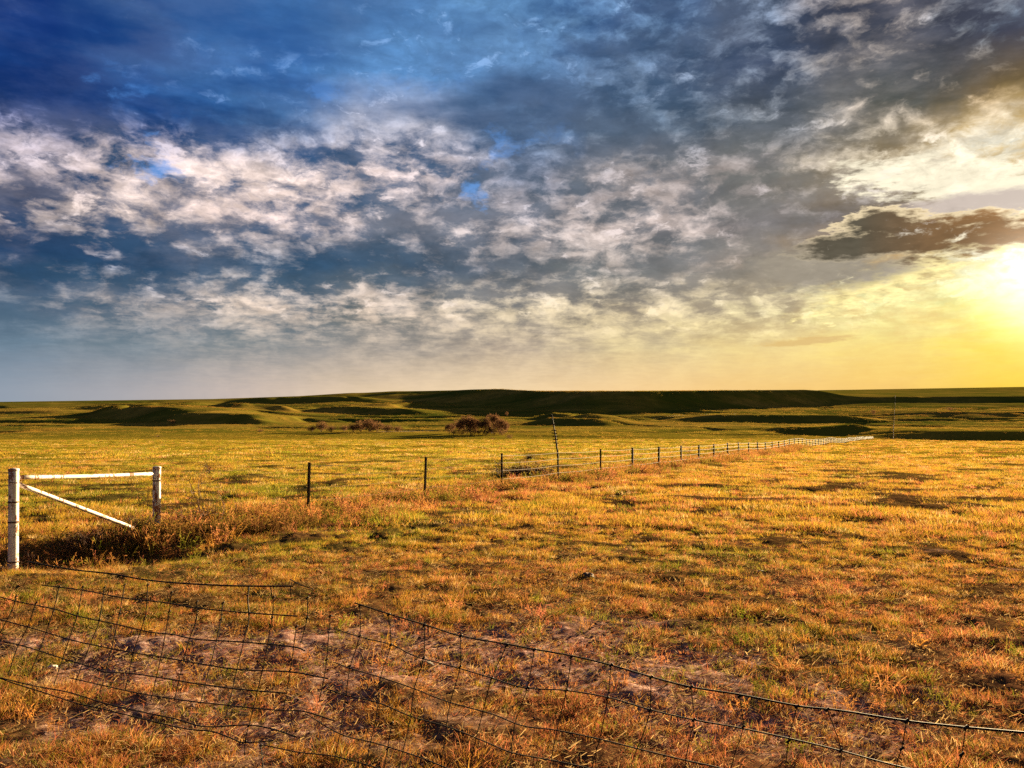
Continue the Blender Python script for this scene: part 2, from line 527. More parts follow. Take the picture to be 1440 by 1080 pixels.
def raw_mesh(name, V, Fc, smooth=False):
    me = bpy.data.meshes.new(name)
    V = np.asarray(V, dtype=np.float32)
    me.vertices.add(len(V))
    me.vertices.foreach_set('co', V.ravel())
    if isinstance(Fc, np.ndarray):
        k = Fc.shape[1]
        me.loops.add(Fc.size)
        me.loops.foreach_set('vertex_index', Fc.ravel().astype(np.int32))
        me.polygons.add(len(Fc))
        me.polygons.foreach_set('loop_start', (np.arange(len(Fc)) * k).astype(np.int32))
    else:
        flat = [i for f in Fc for i in f]
        starts = np.cumsum([0] + [len(f) for f in Fc[:-1]]).astype(np.int32)
        me.loops.add(len(flat))
        me.loops.foreach_set('vertex_index', np.array(flat, np.int32))
        me.polygons.add(len(Fc))
        me.polygons.foreach_set('loop_start', starts)
    me.update(calc_edges=True)
    me.validate()
    me.polygons.foreach_set('use_smooth', np.full(len(me.polygons), smooth))
    return me


class MB:
    """mesh builder: tubes, strips and lumps collected into one mesh"""
    def __init__(s):
        s.v = []
        s.f = []

    def tube(s, pts, rad, n=6, cap=True, jitter=0.0):
        pts = [Vector(p) for p in pts]
        if not isinstance(rad, (list, tuple)):
            rad = [rad] * len(pts)
        base = len(s.v)
        up = Vector((0, 0, 1))
        t0 = (pts[1] - pts[0]).normalized()
        if abs(t0.z) > 0.9:
            up = Vector((1, 0, 0))
        nrm = t0.cross(up).normalized()
        for i, p in enumerate(pts):
            if i == 0: t = pts[1] - pts[0]
            elif i == len(pts) - 1: t = pts[-1] - pts[-2]
            else: t = pts[i + 1] - pts[i - 1]
            t.normalize()
            nrm = (nrm - t * nrm.dot(t)).normalized()
            bn = t.cross(nrm)
            for k in range(n):
                a = 2 * math.pi * k / n
                r = rad[i] * (1 + (random.uniform(-jitter, jitter) if jitter else 0))
                s.v.append(tuple(p + (nrm * math.cos(a) + bn * math.sin(a)) * r))
        for i in range(len(pts) - 1):
            for k in range(n):
                a = base + i * n + k
                b = base + i * n + (k + 1) % n
                s.f.append((a, b, b + n, a + n))
        if cap:
            s.f.append(tuple(base + k for k in reversed(range(n))))
            s.f.append(tuple(base + (len(pts) - 1) * n + k for k in range(n)))
        return s

    def quad(s, a, b, c, d):
        k = len(s.v)
        s.v += [tuple(a), tuple(b), tuple(c), tuple(d)]
        s.f.append((k, k + 1, k + 2, k + 3))

    def box(s, x0, x1, y0, y1, z0, z1):
        k = len(s.v)
        s.v += [(x, y, z) for z in (z0, z1) for x, y in ((x0, y0), (x1, y0), (x1, y1), (x0, y1))]
        for f in ((0, 3, 2, 1), (4, 5, 6, 7), (0, 1, 5, 4), (1, 2, 6, 5), (2, 3, 7, 6), (3, 0, 4, 7)):
            s.f.append(tuple(k + i for i in f))

    def mesh(s, name, mat, smooth=True):
        me = raw_mesh(name, s.v, s.f, smooth)
        me.materials.append(mat)
        return me

    def build(s, name, mat, parent=None, smooth=True):
        o = bpy.data.objects.new(name, s.mesh(name, mat, smooth))
        COL.objects.link(o)
        if parent: o.parent = parent
        return o


def new_mat(name):
    m = bpy.data.materials.new(name)
    m.use_nodes = True
    m.node_tree.nodes.clear()
    T = NT(m.node_tree)
    out = T.n.new('ShaderNodeOutputMaterial')
    return m, T, out


def pbr(T, out, color, rough=0.7, metal=0.0, normal=None, spec=0.3):
    b = T.n.new('ShaderNodeBsdfPrincipled')
    T.put(b.inputs['Base Color'], color if isinstance(color, bpy.types.NodeSocket) else (*color, 1))
    T.put(b.inputs['Roughness'], rough)
    T.put(b.inputs['Metallic'], metal)
    b.inputs['Specular IOR Level'].default_value = spec
    if normal is not None:
        T.l.new(normal, b.inputs['Normal'])
    T.l.new(b.outputs[0], out.inputs[0])
    return b


def bump(T, h, strength, dist):
    n = T.n.new('ShaderNodeBump')
    n.inputs['Strength'].default_value = strength
    n.inputs['Distance'].default_value = dist
    T.l.new(h, n.inputs['Height'])
    return n.outputs[0]


# ------------------------------------------------------------------ ground sheet
def ground_material():
    m, T, out = new_mat('ground')
    g = T.n.new('ShaderNodeNewGeometry')
    P = g.outputs['Position']
    bare = T.attr('bare').outputs['Fac']
    green = T.attr('green').outputs['Fac']
    red = T.attr('red').outputs['Fac']
    dist = T.vmath('LENGTH', P)
    # thatch and turf
    n1 = T.noise(P, 14.0, 5, 0.65)
    n2 = T.noise(P, 2.2, 5, 0.6)
    thatch = T.ramp(n1, [(0.3, (0.022, 0.012, 0.006)), (0.5, (0.060, 0.032, 0.012)), (0.68, (0.15, 0.085, 0.028))])
    thatch = T.mix(T.math('MULTIPLY', green, 0.55), thatch, (0.04, 0.045, 0.008))
    thatch = T.mix(T.math('MULTIPLY', red, 0.4), thatch, (0.12, 0.05, 0.03))
    soil = T.ramp(n1, [(0.32, (0.045, 0.021, 0.015)), (0.5, (0.18, 0.098, 0.075)), (0.66, (0.40, 0.27, 0.225))])
    soil = T.mix(T.mapr(n2, 0.4, 0.65, 0.0, 0.4), soil, (0.22, 0.10, 0.085))
    near = T.mix(bare, thatch, soil)
    # the pasture seen from far off
    st = T.noise(T.vmath('MULTIPLY', P, (0.55, 1.0, 0.0)), 0.9, 7, 0.7)
    past = T.ramp(st, [(0.32, (0.06, 0.05, 0.005)), (0.47, (0.17, 0.115, 0.010)), (0.62, (0.27, 0.18, 0.02)), (0.75, (0.36, 0.26, 0.04))])
    past = T.mix(T.math('MULTIPLY', green, 0.4), past, (0.15, 0.15, 0.012))
    a = T.mix(T.mapr(dist, 20, 90, 0.0, 1.0, True), near, past)
    # the far range land: olive and brown
    f1 = T.noise(T.vmath('MULTIPLY', P, (0.45, 1.0, 1.0)), 0.011, 7, 0.66)
    f2 = T.noise(P, 0.05, 6, 0.7)
    far = T.ramp(f1, [(0.36, (0.05, 0.065, 0.008)), (0.5, (0.12, 0.10, 0.014)), (0.62, (0.25, 0.155, 0.028))])
    far = T.mix(T.mapr(f2, 0.42, 0.62, 0.0, 0.5), far, (0.07, 0.065, 0.010))
    a = T.mix(T.mapr(dist, 360, 800, 0.0, 1.0, True), a, far)
    hgt = T.math('ADD', T.noise(P, 22.0, 6, 0.7), T.math('MULTIPLY', T.noise(P, 4.0, 4, 0.6), 2.0))
    nb = bump(T, hgt, 0.55, 0.02)
    # rough sward: standing stems catch the low sun
    hb = T.math('MULTIPLY', T.noise(P, 2.0, 5, 0.7), T.mapr(dist, 15, 60))
    n = T.n.new('ShaderNodeBump')
    n.inputs['Strength'].default_value = 0.5
    n.inputs['Distance'].default_value = 0.12
    T.l.new(hb, n.inputs['Height'])
    T.l.new(nb, n.inputs['Normal'])
    df = T.n.new('ShaderNodeBsdfDiffuse')
    T.l.new(a, df.inputs[0])
    T.l.new(n.outputs[0], df.inputs['Normal'])
    T.l.new(df.outputs[0], out.inputs[0])
    return m


def build_ground():
    th_f = np.linspace(-R(40), R(40), 720)
    th_r = np.linspace(R(40), R(320), 160)[1:-1]
    th = np.concatenate([th_f, th_r])
    rr = [0.0, 0.5, 1.0]
    r = 1.4
    while r < 12000:
        rr.append(r)
        q = 0.0105 if r < 40 else (0.014 if r < 400 else (0.010 if r < 2600 else 0.05))
        r *= 1 + q
    rr = np.array(rr)
    A, B = np.meshgrid(th, rr)
    X = B * np.sin(A)
    Y = B * np.cos(A)
    Z = terr(X, Y)
    D = np.hypot(X, Y)
    bare = bare_map(X, Y)
    # turf relief: hummocks, hoof marks, clods
    k0 = np.clip((60 - D) / 40, 0, 1)
    Z = Z + k0 * (0.055 * fbm(X, Y, 1.0, 3, 71) + 0.028 * fbm(X, Y, 0.32, 3, 72) * np.clip((25 - D) / 10, 0, 1))
    Z = Z + np.clip((D - 8) / 20, 0, 1) * np.clip((330 - D) / 100, 0, 1) * 0.17 * fbm(X, Y, 4.5, 3, 73)
    Z = Z - bare * 0.02 * np.clip((14 - D) / 4, 0, 1) + bare * 0.012 * fbm(X, Y, 0.14, 2, 74) * np.clip((12 - D) / 4, 0, 1)
    nr, nc = A.shape
    V = np.stack([X.ravel(), Y.ravel(), Z.ravel()], 1)
    i = np.arange(nr - 1)[:, None] * nc
    j = np.arange(nc)[None, :]
    j2 = (j + 1) % nc
    Q = np.stack([(i + j), (i + j2), (i + nc + j2), (i + nc + j)], -1).reshape(-1, 4)
    Q = Q[:, ::-1]
    me = raw_mesh('ground', V, Q, True)
    if len(me.vertices) == V.shape[0]:
        for nm, arr in (('bare', bare), ('green', green_map(X, Y)), ('red', red_map(X, Y))):
            at = me.attributes.new(nm, 'FLOAT', 'POINT')
            at.data.foreach_set('value', arr.ravel().astype(np.float32))
    me.materials.append(ground_material())
    o = bpy.data.objects.new('ground', me)
    COL.objects.link(o)
    tag(o, kind='structure')


build_ground()


def gz(x, y):
    return float(terr(np.array([x]), np.array([y]))[0])


def at(px, py, Y):
    """point seen at photo pixel (px,py) at depth Y"""
    return Vector(((px - 720) / F * Y, Y, -(py - HOR) / F * Y))


# ------------------------------------------------------------------ grass
def grass_material(name, sat=1.0):
    m, T, out = new_mat(name)
    a = T.attr('tint', 'INSTANCER').outputs['Color']
    g = T.n.new('ShaderNodeObjectInfo')
    g2 = T.attr('shade').outputs['Fac']
    c = T.mix(T.mapr(g2, 0.0, 1.0, 0.0, 0.45), a, (0.36, 0.21, 0.055))
    c = T.vmath('SCALE', c, T.mapr(g.outputs['Random'], 0, 1, 0.75, 1.25))
    d = T.n.new('ShaderNodeBsdfDiffuse')
    t = T.n.new('ShaderNodeBsdfTranslucent')
    T.l.new(c, d.inputs[0])
    T.l.new(c, t.inputs[0])
    mx = T.n.new('ShaderNodeMixShader')
    mx.inputs[0].default_value = 0.45
    T.l.new(d.outputs[0], mx.inputs[1])
    T.l.new(t.outputs[0], mx.inputs[2])
    T.l.new(mx.outputs[0], out.inputs[0])
    return m


M_GRASS = grass_material('grass_blades')


def tuft(name, n, rad, h0, h1, wid, lean, segs=3, seed=0, seedheads=0):
    rnd = random.Random(seed)
    V, Fc, sh = [], [], []
    for b in range(n):
        a = rnd.uniform(0, 2 * math.pi)
        r = rad * math.sqrt(rnd.random())
        x, y = r * math.cos(a), r * math.sin(a)
        h = rnd.uniform(h0, h1)
        la = a + rnd.gauss(0, 0.9)
        ln = rnd.uniform(0.2, 1.0) * lean * h
        w = wid * rnd.uniform(0.6, 1.2)
        fa = rnd.uniform(0, math.pi)
        wx, wy = math.cos(fa) * w / 2, math.sin(fa) * w / 2
        s = rnd.random()
        k = len(V)
        for q in range(segs + 1):
            t = q / segs
            ox = x + math.cos(la) * ln * t ** 1.7
            oy = y + math.sin(la) * ln * t ** 1.7
            z = h * (t - 0.22 * lean * t * t) - 0.012
            ww = 1 - t * 0.85
            V += [(ox - wx * ww, oy - wy * ww, z), (ox + wx * ww, oy + wy * ww, z)]
            sh += [s, s]
        for q in range(segs):
            Fc.append((k + 2 * q, k + 2 * q + 1, k + 2 * q + 3, k + 2 * q + 2))
    me = raw_mesh(name, V, np.array(Fc), True)
    at_ = me.attributes.new('shade', 'FLOAT', 'POINT')
    at_.data.foreach_set('value', np.array(sh, np.float32))
    me.materials.append(M_GRASS)
    return bpy.data.objects.new(name, me)


def scatter(name, X, Y, scale, tint, protos, mat, label, rx=None, dz=None, category='grass'):
    """ground cover: one object whose geometry nodes set a tuft on every point"""
    n = len(X)
    Z = terr(X, Y) if dz is None else dz
    me = bpy.data.meshes.new(name)
    me.vertices.add(n)
    me.vertices.foreach_set('co', np.stack([X, Y, Z], 1).astype(np.float32).ravel())
    rng = np.random.default_rng(len(name) + n)
    rot = np.stack([rng.normal(0, 0.12, n), rng.normal(0, 0.12, n), rng.uniform(0, 6.283, n)], 1)
    for nm, ty, arr, key in (('rot', 'FLOAT_VECTOR', rot, 'vector'), ('scl', 'FLOAT', scale, 'value'),
                             ('tint', 'FLOAT_COLOR', np.concatenate([tint, np.ones((n, 1))], 1), 'color')):
        a_ = me.attributes.new(nm, ty, 'POINT')
        a_.data.foreach_set(key, np.asarray(arr, np.float32).ravel())
    a_ = me.attributes.new('pick', 'INT', 'POINT')
    a_.data.foreach_set('value', rng.integers(0, len(protos), n).astype(np.int32))
    me.materials.append(mat)
    pc = bpy.data.collections.new(name + '_source')
    for p in protos:
        pc.objects.link(p)
    o = bpy.data.objects.new(name, me)
    COL.objects.link(o)
    ng = bpy.data.node_groups.new(name, 'GeometryNodeTree')
    ng.interface.new_socket('Geometry', in_out='INPUT', socket_type='NodeSocketGeometry')
    ng.interface.new_socket('Geometry', in_out='OUTPUT', socket_type='NodeSocketGeometry')
    N = ng.nodes
    L = ng.links
    gi, go = N.new('NodeGroupInput'), N.new('NodeGroupOutput')
    mp = N.new('GeometryNodeMeshToPoints')
    ip = N.new('GeometryNodeInstanceOnPoints')
    ci = N.new('GeometryNodeCollectionInfo')
    ci.inputs['Collection'].default_value = pc
    ci.inputs['Separate Children'].default_value = True
    ci.inputs['Reset Children'].default_value = True
    ip.inputs['Pick Instance'].default_value = True

    def na(nm, ty):
        k = N.new('GeometryNodeInputNamedAttribute')
        k.data_type = ty
        k.inputs['Name'].default_value = nm
        return [s_ for s_ in k.outputs if s_.enabled and s_.name == 'Attribute'][0]
    L.new(gi.outputs[0], mp.inputs['Mesh'])
    L.new(mp.outputs[0], ip.inputs['Points'])
    L.new(ci.outputs[0], ip.inputs['Instance'])
    L.new(na('pick', 'INT'), ip.inputs['Instance Index'])
    L.new(na('rot', 'FLOAT_VECTOR'), ip.inputs['Rotation'])
    L.new(na('scl', 'FLOAT'), ip.inputs['Scale'])
    L.new(ip.outputs[0], go.inputs[0])
    md = o.modifiers.new('scatter', 'NODES')
    md.node_group = ng
    tag(o, label, category, kind='stuff')
    return o


def wedge(n, y0, y1, rng, p=1.0, half=37.5):
    """random points of the wedge in view between two distances; p skews the density to the near side"""
    r = (y0 ** (2 - p) + rng.random(n) * (y1 ** (2 - p) - y0 ** (2 - p))) ** (1 / (2 - p))
    a = rng.uniform(-R(half), R(half), n)
    return r * np.sin(a), r * np.cos(a)


GOLD = np.array([0.25, 0.108, 0.013])
YEL = np.array([0.32, 0.215, 0.020])
GRN = np.array([0.105, 0.125, 0.008])
RED = np.array([0.30, 0.085, 0.045])
PALE = np.array([0.48, 0.32, 0.15])


def tints(X, Y, rng, extra_red=0.0):
    n = len(X)
    g = green_map(X, Y)
    r = np.clip(red_map(X, Y) + extra_red, 0, 1)
    D = np.hypot(X, Y)
    u = rng.random((n, 1))
    base = GOLD * (1 - u) + YEL * u
    far = (sstep(-1, 4, fence_side(X, Y)) * sstep(14, 20, Y) * 0.7 + sstep(20, 60, D) * 0.5)[:, None]
    base = base * (1 - np.clip(far, 0, 1) * 0.6) + YEL * np.clip(far, 0, 1) * 0.6
    pick = rng.random(n)
    gm = (pick < (0.12 + 0.68 * g))[:, None]
    nr = sstep(15, 5, Y)[:, None]
    base = base * (1 - nr * np.array([0.18, 0.38, 0.10]))
    v = np.where(gm, GRN * (0.8 + 0.6 * u) * (1 - 0.25 * nr), base)
    rm = (rng.random(n) < 0.16 + 0.6 * r)[:, None] & ~gm
    v = np.where(rm, RED * (0.75 + 0.5 * u), v)
    pm = (rng.random(n) < 0.07)[:, None]
    v = np.where(pm, PALE, v)
    return v * rng.uniform(0.8, 1.2, (n, 1))


def build_grass():
    rng = np.random.default_rng(5)
    short = [tuft('short_tuft', 34, 0.055, 0.018, 0.055, 0.0042, 0.9, 3, s) for s in (1, 2, 3)]
    tall = [tuft('tall_tuft', 14, 0.040, 0.04, 0.11, 0.0036, 0.8, 3, s) for s in (4,)]
    nearp = short + tall
    midp = [tuft('mid_tuft', 40, 0.22, 0.05, 0.14, 0.012, 0.8, 2, s) for s in (6, 7, 8)]
    farp = [tuft('far_tuft', 46, 0.75, 0.08, 0.20, 0.04, 0.7, 2, s) for s in (9, 10, 11)]
    Xs, Ys, Ss, Ts = [], [], [], []

    def clumpy(X, Y, rng, sc, seed):
        c = fbm(X, Y, sc, 3, seed)
        return c
    # foreground
    X, Y = wedge(76000, 2.0, 17, rng, 1.0)
    Xa, Ya = wedge(26000, 1.2, 9, rng, 1.0, 72)
    ok = np.abs(np.arctan2(Xa, Ya)) > R(37.5)
    X, Y = np.concatenate([X, Xa[ok]]), np.concatenate([Y, Ya[ok]])
    c = clumpy(X, Y, rng, 0.5, 81)
    keep = rng.random(len(X)) < np.clip(0.66 + 1.5 * c, 0.14, 1) * (1 - 0.86 * bare_map(X, Y)) * (1 - 0.6 * np.exp(-(((X + 7.2) / 1.8) ** 2 + ((Y - 11.7) / 0.8) ** 2)))
    X, Y, c = X[keep], Y[keep], c[keep]
    sc = np.clip(0.80 + 1.1 * c, 0.40, 2.0) * rng.uniform(0.7, 1.25, len(X)) * np.interp(np.hypot(X, Y), [3, 17], [0.85, 1.25])
    scatter('pasture_grass', X, Y, sc, tints(X, Y, rng), nearp, M_GRASS, 'short golden and green pasture grass in the foreground')
    # middle
    X, Y = wedge(52000, 15, 62, rng, 1.0)
    c = clumpy(X, Y, rng, 1.8, 82)
    keep = rng.random(len(X)) < np.clip(0.66 + 1.5 * c, 0.14, 1)
    X, Y, c = X[keep], Y[keep], c[keep]
    sc = np.clip(0.8 + 0.8 * c, 0.4, 1.8) * rng.uniform(0.7, 1.25, len(X))
    scatter('meadow_grass', X, Y, sc, tints(X, Y, rng), midp, M_GRASS, 'yellow green pasture grass around the long wire fence')
    # far field
    X, Y = wedge(34000, 58, 300, rng, 1.2, 36)
    c = clumpy(X, Y, rng, 7, 83)
    keep = rng.random(len(X)) < np.clip(0.65 + 1.5 * c, 0.1, 1)
    X, Y, c = X[keep], Y[keep], c[keep]
    sc = np.clip(0.8 + 0.7 * c, 0.4, 1.6) * rng.uniform(0.6, 1.2, len(X))
    scatter('field_grass', X, Y, sc, tints(X, Y, rng) * 0.95, farp, M_GRASS, 'golden grass of the far field up to its edge')
    # rank grass of the range land beyond
    rp = [tuft('range_tuft', 60, 3.2, 0.12, 0.32, 0.16, 0.5, 2, s) for s in (12, 13, 14)]
    X, Y = wedge(30000, 400, 1500, rng, 0.9, 36)
    c = clumpy(X, Y, rng, 45, 84)
    keep = rng.random(len(X)) < np.clip(0.6 + 1.2 * c, 0.08, 1)
    X, Y, c = X[keep], Y[keep], c[keep]
    sc = np.clip(0.9 + 0.6 * c, 0.4, 1.6) * rng.uniform(0.6, 1.2, len(X)) * np.interp(Y, [400, 1500], [0.9, 1.8])
    u = np.clip(0.5 + 0.9 * fbm(X * 0.5, Y, 140, 3, 85), 0, 1)[:, None]
    nearer = sstep(900, 500, Y)[:, None]
    tn = (GRN * 0.50) * (1 - u) + GOLD * 0.50 * u
    tn = tn * (1 - 0.40 * nearer) + YEL * 0.62 * 0.40 * nearer
    tn = tn * (1 - 0.30 * sstep(0.25, 0.5, X / Y)[:, None] * np.array([0.6, 1.0, 0.8]))
    scatter('range_grass', X, Y, sc, tn * rng.uniform(0.75, 1.2, (len(X), 1)), rp, M_GRASS, 'olive grass of the range land between the field and the hills')
    # loose straw lying on the bare earth
    litter = []
    for s in range(3):
        rnd = random.Random(90 + s)
        V, Fc, sh = [], [], []
        for b in range(14):
            x, y = rnd.gauss(0, 0.06), rnd.gauss(0, 0.06)
            a = rnd.uniform(0, 6.28)
            ln = rnd.uniform(0.012, 0.05)
            z = rnd.uniform(0.004, 0.018)
            w = rnd.uniform(0.0008, 0.0018)
            dx, dy = math.cos(a) * ln, math.sin(a) * ln
            bx, by = -math.sin(a) * w, math.cos(a) * w
            cz = rnd.uniform(-0.004, 0.02)
            k = len(V)
            V += [(x - bx, y - by, z), (x + bx, y + by, z + .001), (x + dx - bx, y + dy - by, z + cz), (x + dx + bx, y + dy + by, z + cz + .001)]
            Fc.append((k, k + 1, k + 3, k + 2))
            q = rnd.random()
            sh += [q] * 4
        me = raw_mesh('straw', V, np.array(Fc), False)
        a_ = me.attributes.new('shade', 'FLOAT', 'POINT')
        a_.data.foreach_set('value', np.array(sh, np.float32))
        me.materials.append(M_GRASS)
        litter.append(bpy.data.objects.new('straw', me))
    peb = []
    for s in range(3):
        rnd = random.Random(190 + s)
        me = bpy.data.meshes.new('pebble')
        import bmesh
        bm = bmesh.new()
        bmesh.ops.create_icosphere(bm, subdivisions=2, radius=0.012)
        for v in bm.verts:
            v.co *= rnd.uniform(0.75, 1.2)
            v.co.z *= 0.6
        bm.to_mesh(me); bm.free()
        me.materials.append(M_GRASS)
        peb.append(bpy.data.objects.new('pebble', me))
    X, Y = wedge(12000, 2.2, 13, rng, 0.9)
    keep = rng.random(len(X)) < 0.15 + bare_map(X, Y)
    X, Y = X[keep], Y[keep]
    tn = np.array([0.16, 0.11, 0.10]) * rng.uniform(0.25, 2.0, (len(X), 1))
    scatter('gravel', X, Y, rng.uniform(0.25, 1.3, len(X)) ** 1.5, tn, peb, M_GRASS, 'small pebbles and crumbs of earth on the bare patches', category='gravel')
    X, Y = wedge(9000, 2.2, 12, rng, 0.9)
    tn = np.where(rng.random((len(X), 1)) < 0.5, PALE * 0.9, RED * 0.9) * rng.uniform(0.6, 1.2, (len(X), 1))
    scatter('straw_litter', X, Y, rng.uniform(0.7, 1.5, len(X)), tn, litter, M_GRASS, 'loose dry straw lying on the bare earth', category='straw')


build_grass()


# ------------------------------------------------------------------ dry weeds along the long fence
M_TWIG, T_, o_ = new_mat('dry_twigs')
_oi = T_.n.new('ShaderNodeObjectInfo')
_nn = T_.noise(T_.n.new('ShaderNodeNewGeometry').outputs['Position'], 9.0, 3)
_c = T_.ramp(_nn, [(0.35, (0.03, 0.013, 0.008)), (0.52, (0.09, 0.036, 0.019)), (0.68, (0.22, 0.11, 0.055))])
pbr(T_, o_, _c, 0.85)


def twig_bush(mb, rnd, H, W, stems, depth=3, r0=0.006, droop=0.0, kink=0.35, zb=0.0):
    """a tangle of bare branching twigs rooted near the origin"""
    def grow(p, d, ln, r, lev):
        n = 4
        pts = [p]
        q = p.copy()
        dd = d.copy()
        for i in range(n):
            dd = (dd + Vector((rnd.gauss(0, kink), rnd.gauss(0, kink), rnd.gauss(0, kink * 0.6) - droop)) * 0.5).normalized()
            q = q + dd * ln / n
            if q.z < 0.01: q.z = 0.01 + rnd.random() * 0.02
            pts.append(q.copy())
        mb.tube(pts, [r * (1 - 0.55 * i / n) for i in range(n + 1)], 3, False)
        if lev > 0:
            for _ in range(rnd.choice((2, 3, 3))):
                k = rnd.randint(1, n)
                nd = (dd + Vector((rnd.gauss(0, 0.7), rnd.gauss(0, 0.7), rnd.gauss(0.1, 0.5)))).normalized()
                grow(pts[k], nd, ln * rnd.uniform(0.45, 0.75), r * 0.6, lev - 1)
    for _ in range(stems):
        a = rnd.uniform(0, 6.283)
        sp = rnd.uniform(0.1, 1.0)
        d = Vector((math.cos(a) * sp * W / H, math.sin(a) * sp * W / H, rnd.uniform(0.5, 1.0))).normalized()
        p = Vector((rnd.gauss(0, W * 0.18), rnd.gauss(0, W * 0.12), zb))
        grow(p, d, H * rnd.uniform(0.45, 0.75), r0, depth)


def weed_proto(name, n, H, W, seed, wid=0.006):
    rnd = random.Random(seed)
    V, Fc, sh = [], [], []
    for b in range(n):
        x, y = rnd.gauss(0, W * 0.4), rnd.gauss(0, W * 0.4)
        h = rnd.uniform(0.4, 1.0) * H
        a = rnd.uniform(0, 6.283)
        lean = rnd.uniform(0.1, 0.7)
        s = rnd.random()
        pts = [(x + math.cos(a) * lean * h * t ** 1.4, y + math.sin(a) * lean * h * t ** 1.4, h * t - 0.02) for t in (0, .35, .7, 1)]
        fa = rnd.uniform(0, math.pi)
        wx, wy = math.cos(fa) * wid / 2, math.sin(fa) * wid / 2
        k = len(V)
        for i, p in enumerate(pts):
            V += [(p[0] - wx, p[1] - wy, p[2]), (p[0] + wx, p[1] + wy, p[2])]
            sh += [s, s]
        for q in range(3):
            Fc.append((k + 2 * q, k + 2 * q + 1, k + 2 * q + 3, k + 2 * q + 2))
        for _ in range(7):             # withered leaves and seed heads
            t = rnd.uniform(0.25, 1.0)
            i = min(2, int(t * 3))
            f = t * 3 - i
            c = Vector(pts[i]).lerp(Vector(pts[i + 1]), f)
            d = Vector((rnd.gauss(0, 1), rnd.gauss(0, 1), rnd.gauss(0, .8))).normalized() * rnd.uniform(0.02, 0.06)
            e = Vector((rnd.gauss(0, 1), rnd.gauss(0, 1), rnd.gauss(0, 1))).normalized() * wid * 1.1
            k = len(V)
            V += [tuple(c - e * .5), tuple(c + e * .5), tuple(c + d + e), tuple(c + d - e)]
            sh += [s] * 4
            Fc.append((k, k + 1, k + 2, k + 3))
    me = raw_mesh(name, V, np.array(Fc), True)
    a_ = me.attributes.new('shade', 'FLOAT', 'POINT')
    a_.data.foreach_set('value', np.array(sh, np.float32))
    me.materials.append(M_GRASS)
    return bpy.data.objects.new(name, me)


def build_weeds():
    rng = np.random.default_rng(15)
    pr = [weed_proto('weed_clump', 14, 0.34, 0.20, s) for s in (1, 2, 3, 4)]
    # along the fence line from the brace to the distance
    t = rng.random(5200) ** 1.4 * 95
    off = rng.normal(0.0, 0.55, len(t)) * (1 + 0.8 * rng.random(len(t)))
    X = -4.4 + 0.4472 * (t - 6) + 0.894 * off
    Y = 16.8 + 0.8944 * (t - 6) - 0.447 * off
    keep = rng.random(len(t)) < np.clip(0.55 + 1.5 * fbm(X, Y, 2.2, 3, 95), 0.04, 1)
    X, Y = X[keep], Y[keep]
    # around the gate brace
    k = 420
    s = rng.random(k)
    X2 = -8.6 + s * 4.6 + rng.normal(0, 0.25, k)
    Y2 = 10.3 + s * 4.6 + rng.normal(0, 0.45, k)
    # scattered taller plants in the near pasture
    X3, Y3 = wedge(1400, 4, 45, rng, 1.0)
    X = np.concatenate([X, X2, X3])
    Y = np.concatenate([Y, Y2, Y3])
    n = len(X)
    u = rng.random((n, 1))
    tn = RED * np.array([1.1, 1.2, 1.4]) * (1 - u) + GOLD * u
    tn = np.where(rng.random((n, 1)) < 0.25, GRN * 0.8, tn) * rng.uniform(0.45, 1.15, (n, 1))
    tn[-1820:-1400] *= 0.3  # weeds around the brace tinted much darker: the hollow's shade put into their colour
    sc = rng.uniform(0.45, 1.25, n) * np.interp(Y, [20, 80], [1.0, 1.7])
    sc[-1400:] *= 0.42
    sc[-1820:-1400] *= 0.85
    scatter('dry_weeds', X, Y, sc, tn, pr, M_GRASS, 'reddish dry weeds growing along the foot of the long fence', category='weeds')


build_weeds()

# ------------------------------------------------------------------ materials for the objects
M_WHITE, T_, o_ = new_mat('chipped_white_paint')
_tc = T_.n.new('ShaderNodeTexCoord').outputs['Object']
_a = T_.noise(T_.vmath('MULTIPLY', _tc, (1.0, 1.0, 0.35)), 9.0, 6, 0.7)
_b = T_.noise(_tc, 45.0, 4, 0.6)
_ch = T_.mapr(T_.math('ADD', _a, T_.math('MULTIPLY', T_.math('SUBTRACT', _b, 0.5), 0.25)), 0.53, 0.57)
_s = T_.noise(T_.vmath('MULTIPLY', _tc, (6.0, 6.0, 0.8)), 4.0, 5, 0.65)
_w = T_.mix(T_.mapr(_b, 0.4, 0.65), (0.62, 0.56, 0.53), (0.46, 0.38, 0.34))
_w = T_.mix(T_.mapr(_s, 0.5, 0.68, 0.0, 0.7), _w, (0.34, 0.24, 0.19))
_r = T_.mix(T_.mapr(_b, 0.4, 0.6), (0.10, 0.035, 0.018), (0.24, 0.10, 0.05))
pbr(T_, o_, T_.mix(_ch, _w, _r), T_.mapr(_ch, 0, 1, 0.45, 0.9), 0.0, bump(T_, _ch, 0.4, -0.002))


def plain(name, c1, c2, scale=20.0, rough=0.8, metal=0.0, spec=0.3):
    m, T, o = new_mat(name)
    tc = T.n.new('ShaderNodeTexCoord').outputs['Object']
    n = T.noise(tc, scale, 5, 0.65)
    pbr(T, o, T.ramp(n, [(0.35, c1), (0.65, c2)]), rough, metal, bump(T, n, 0.3, 0.003), spec)
    return m


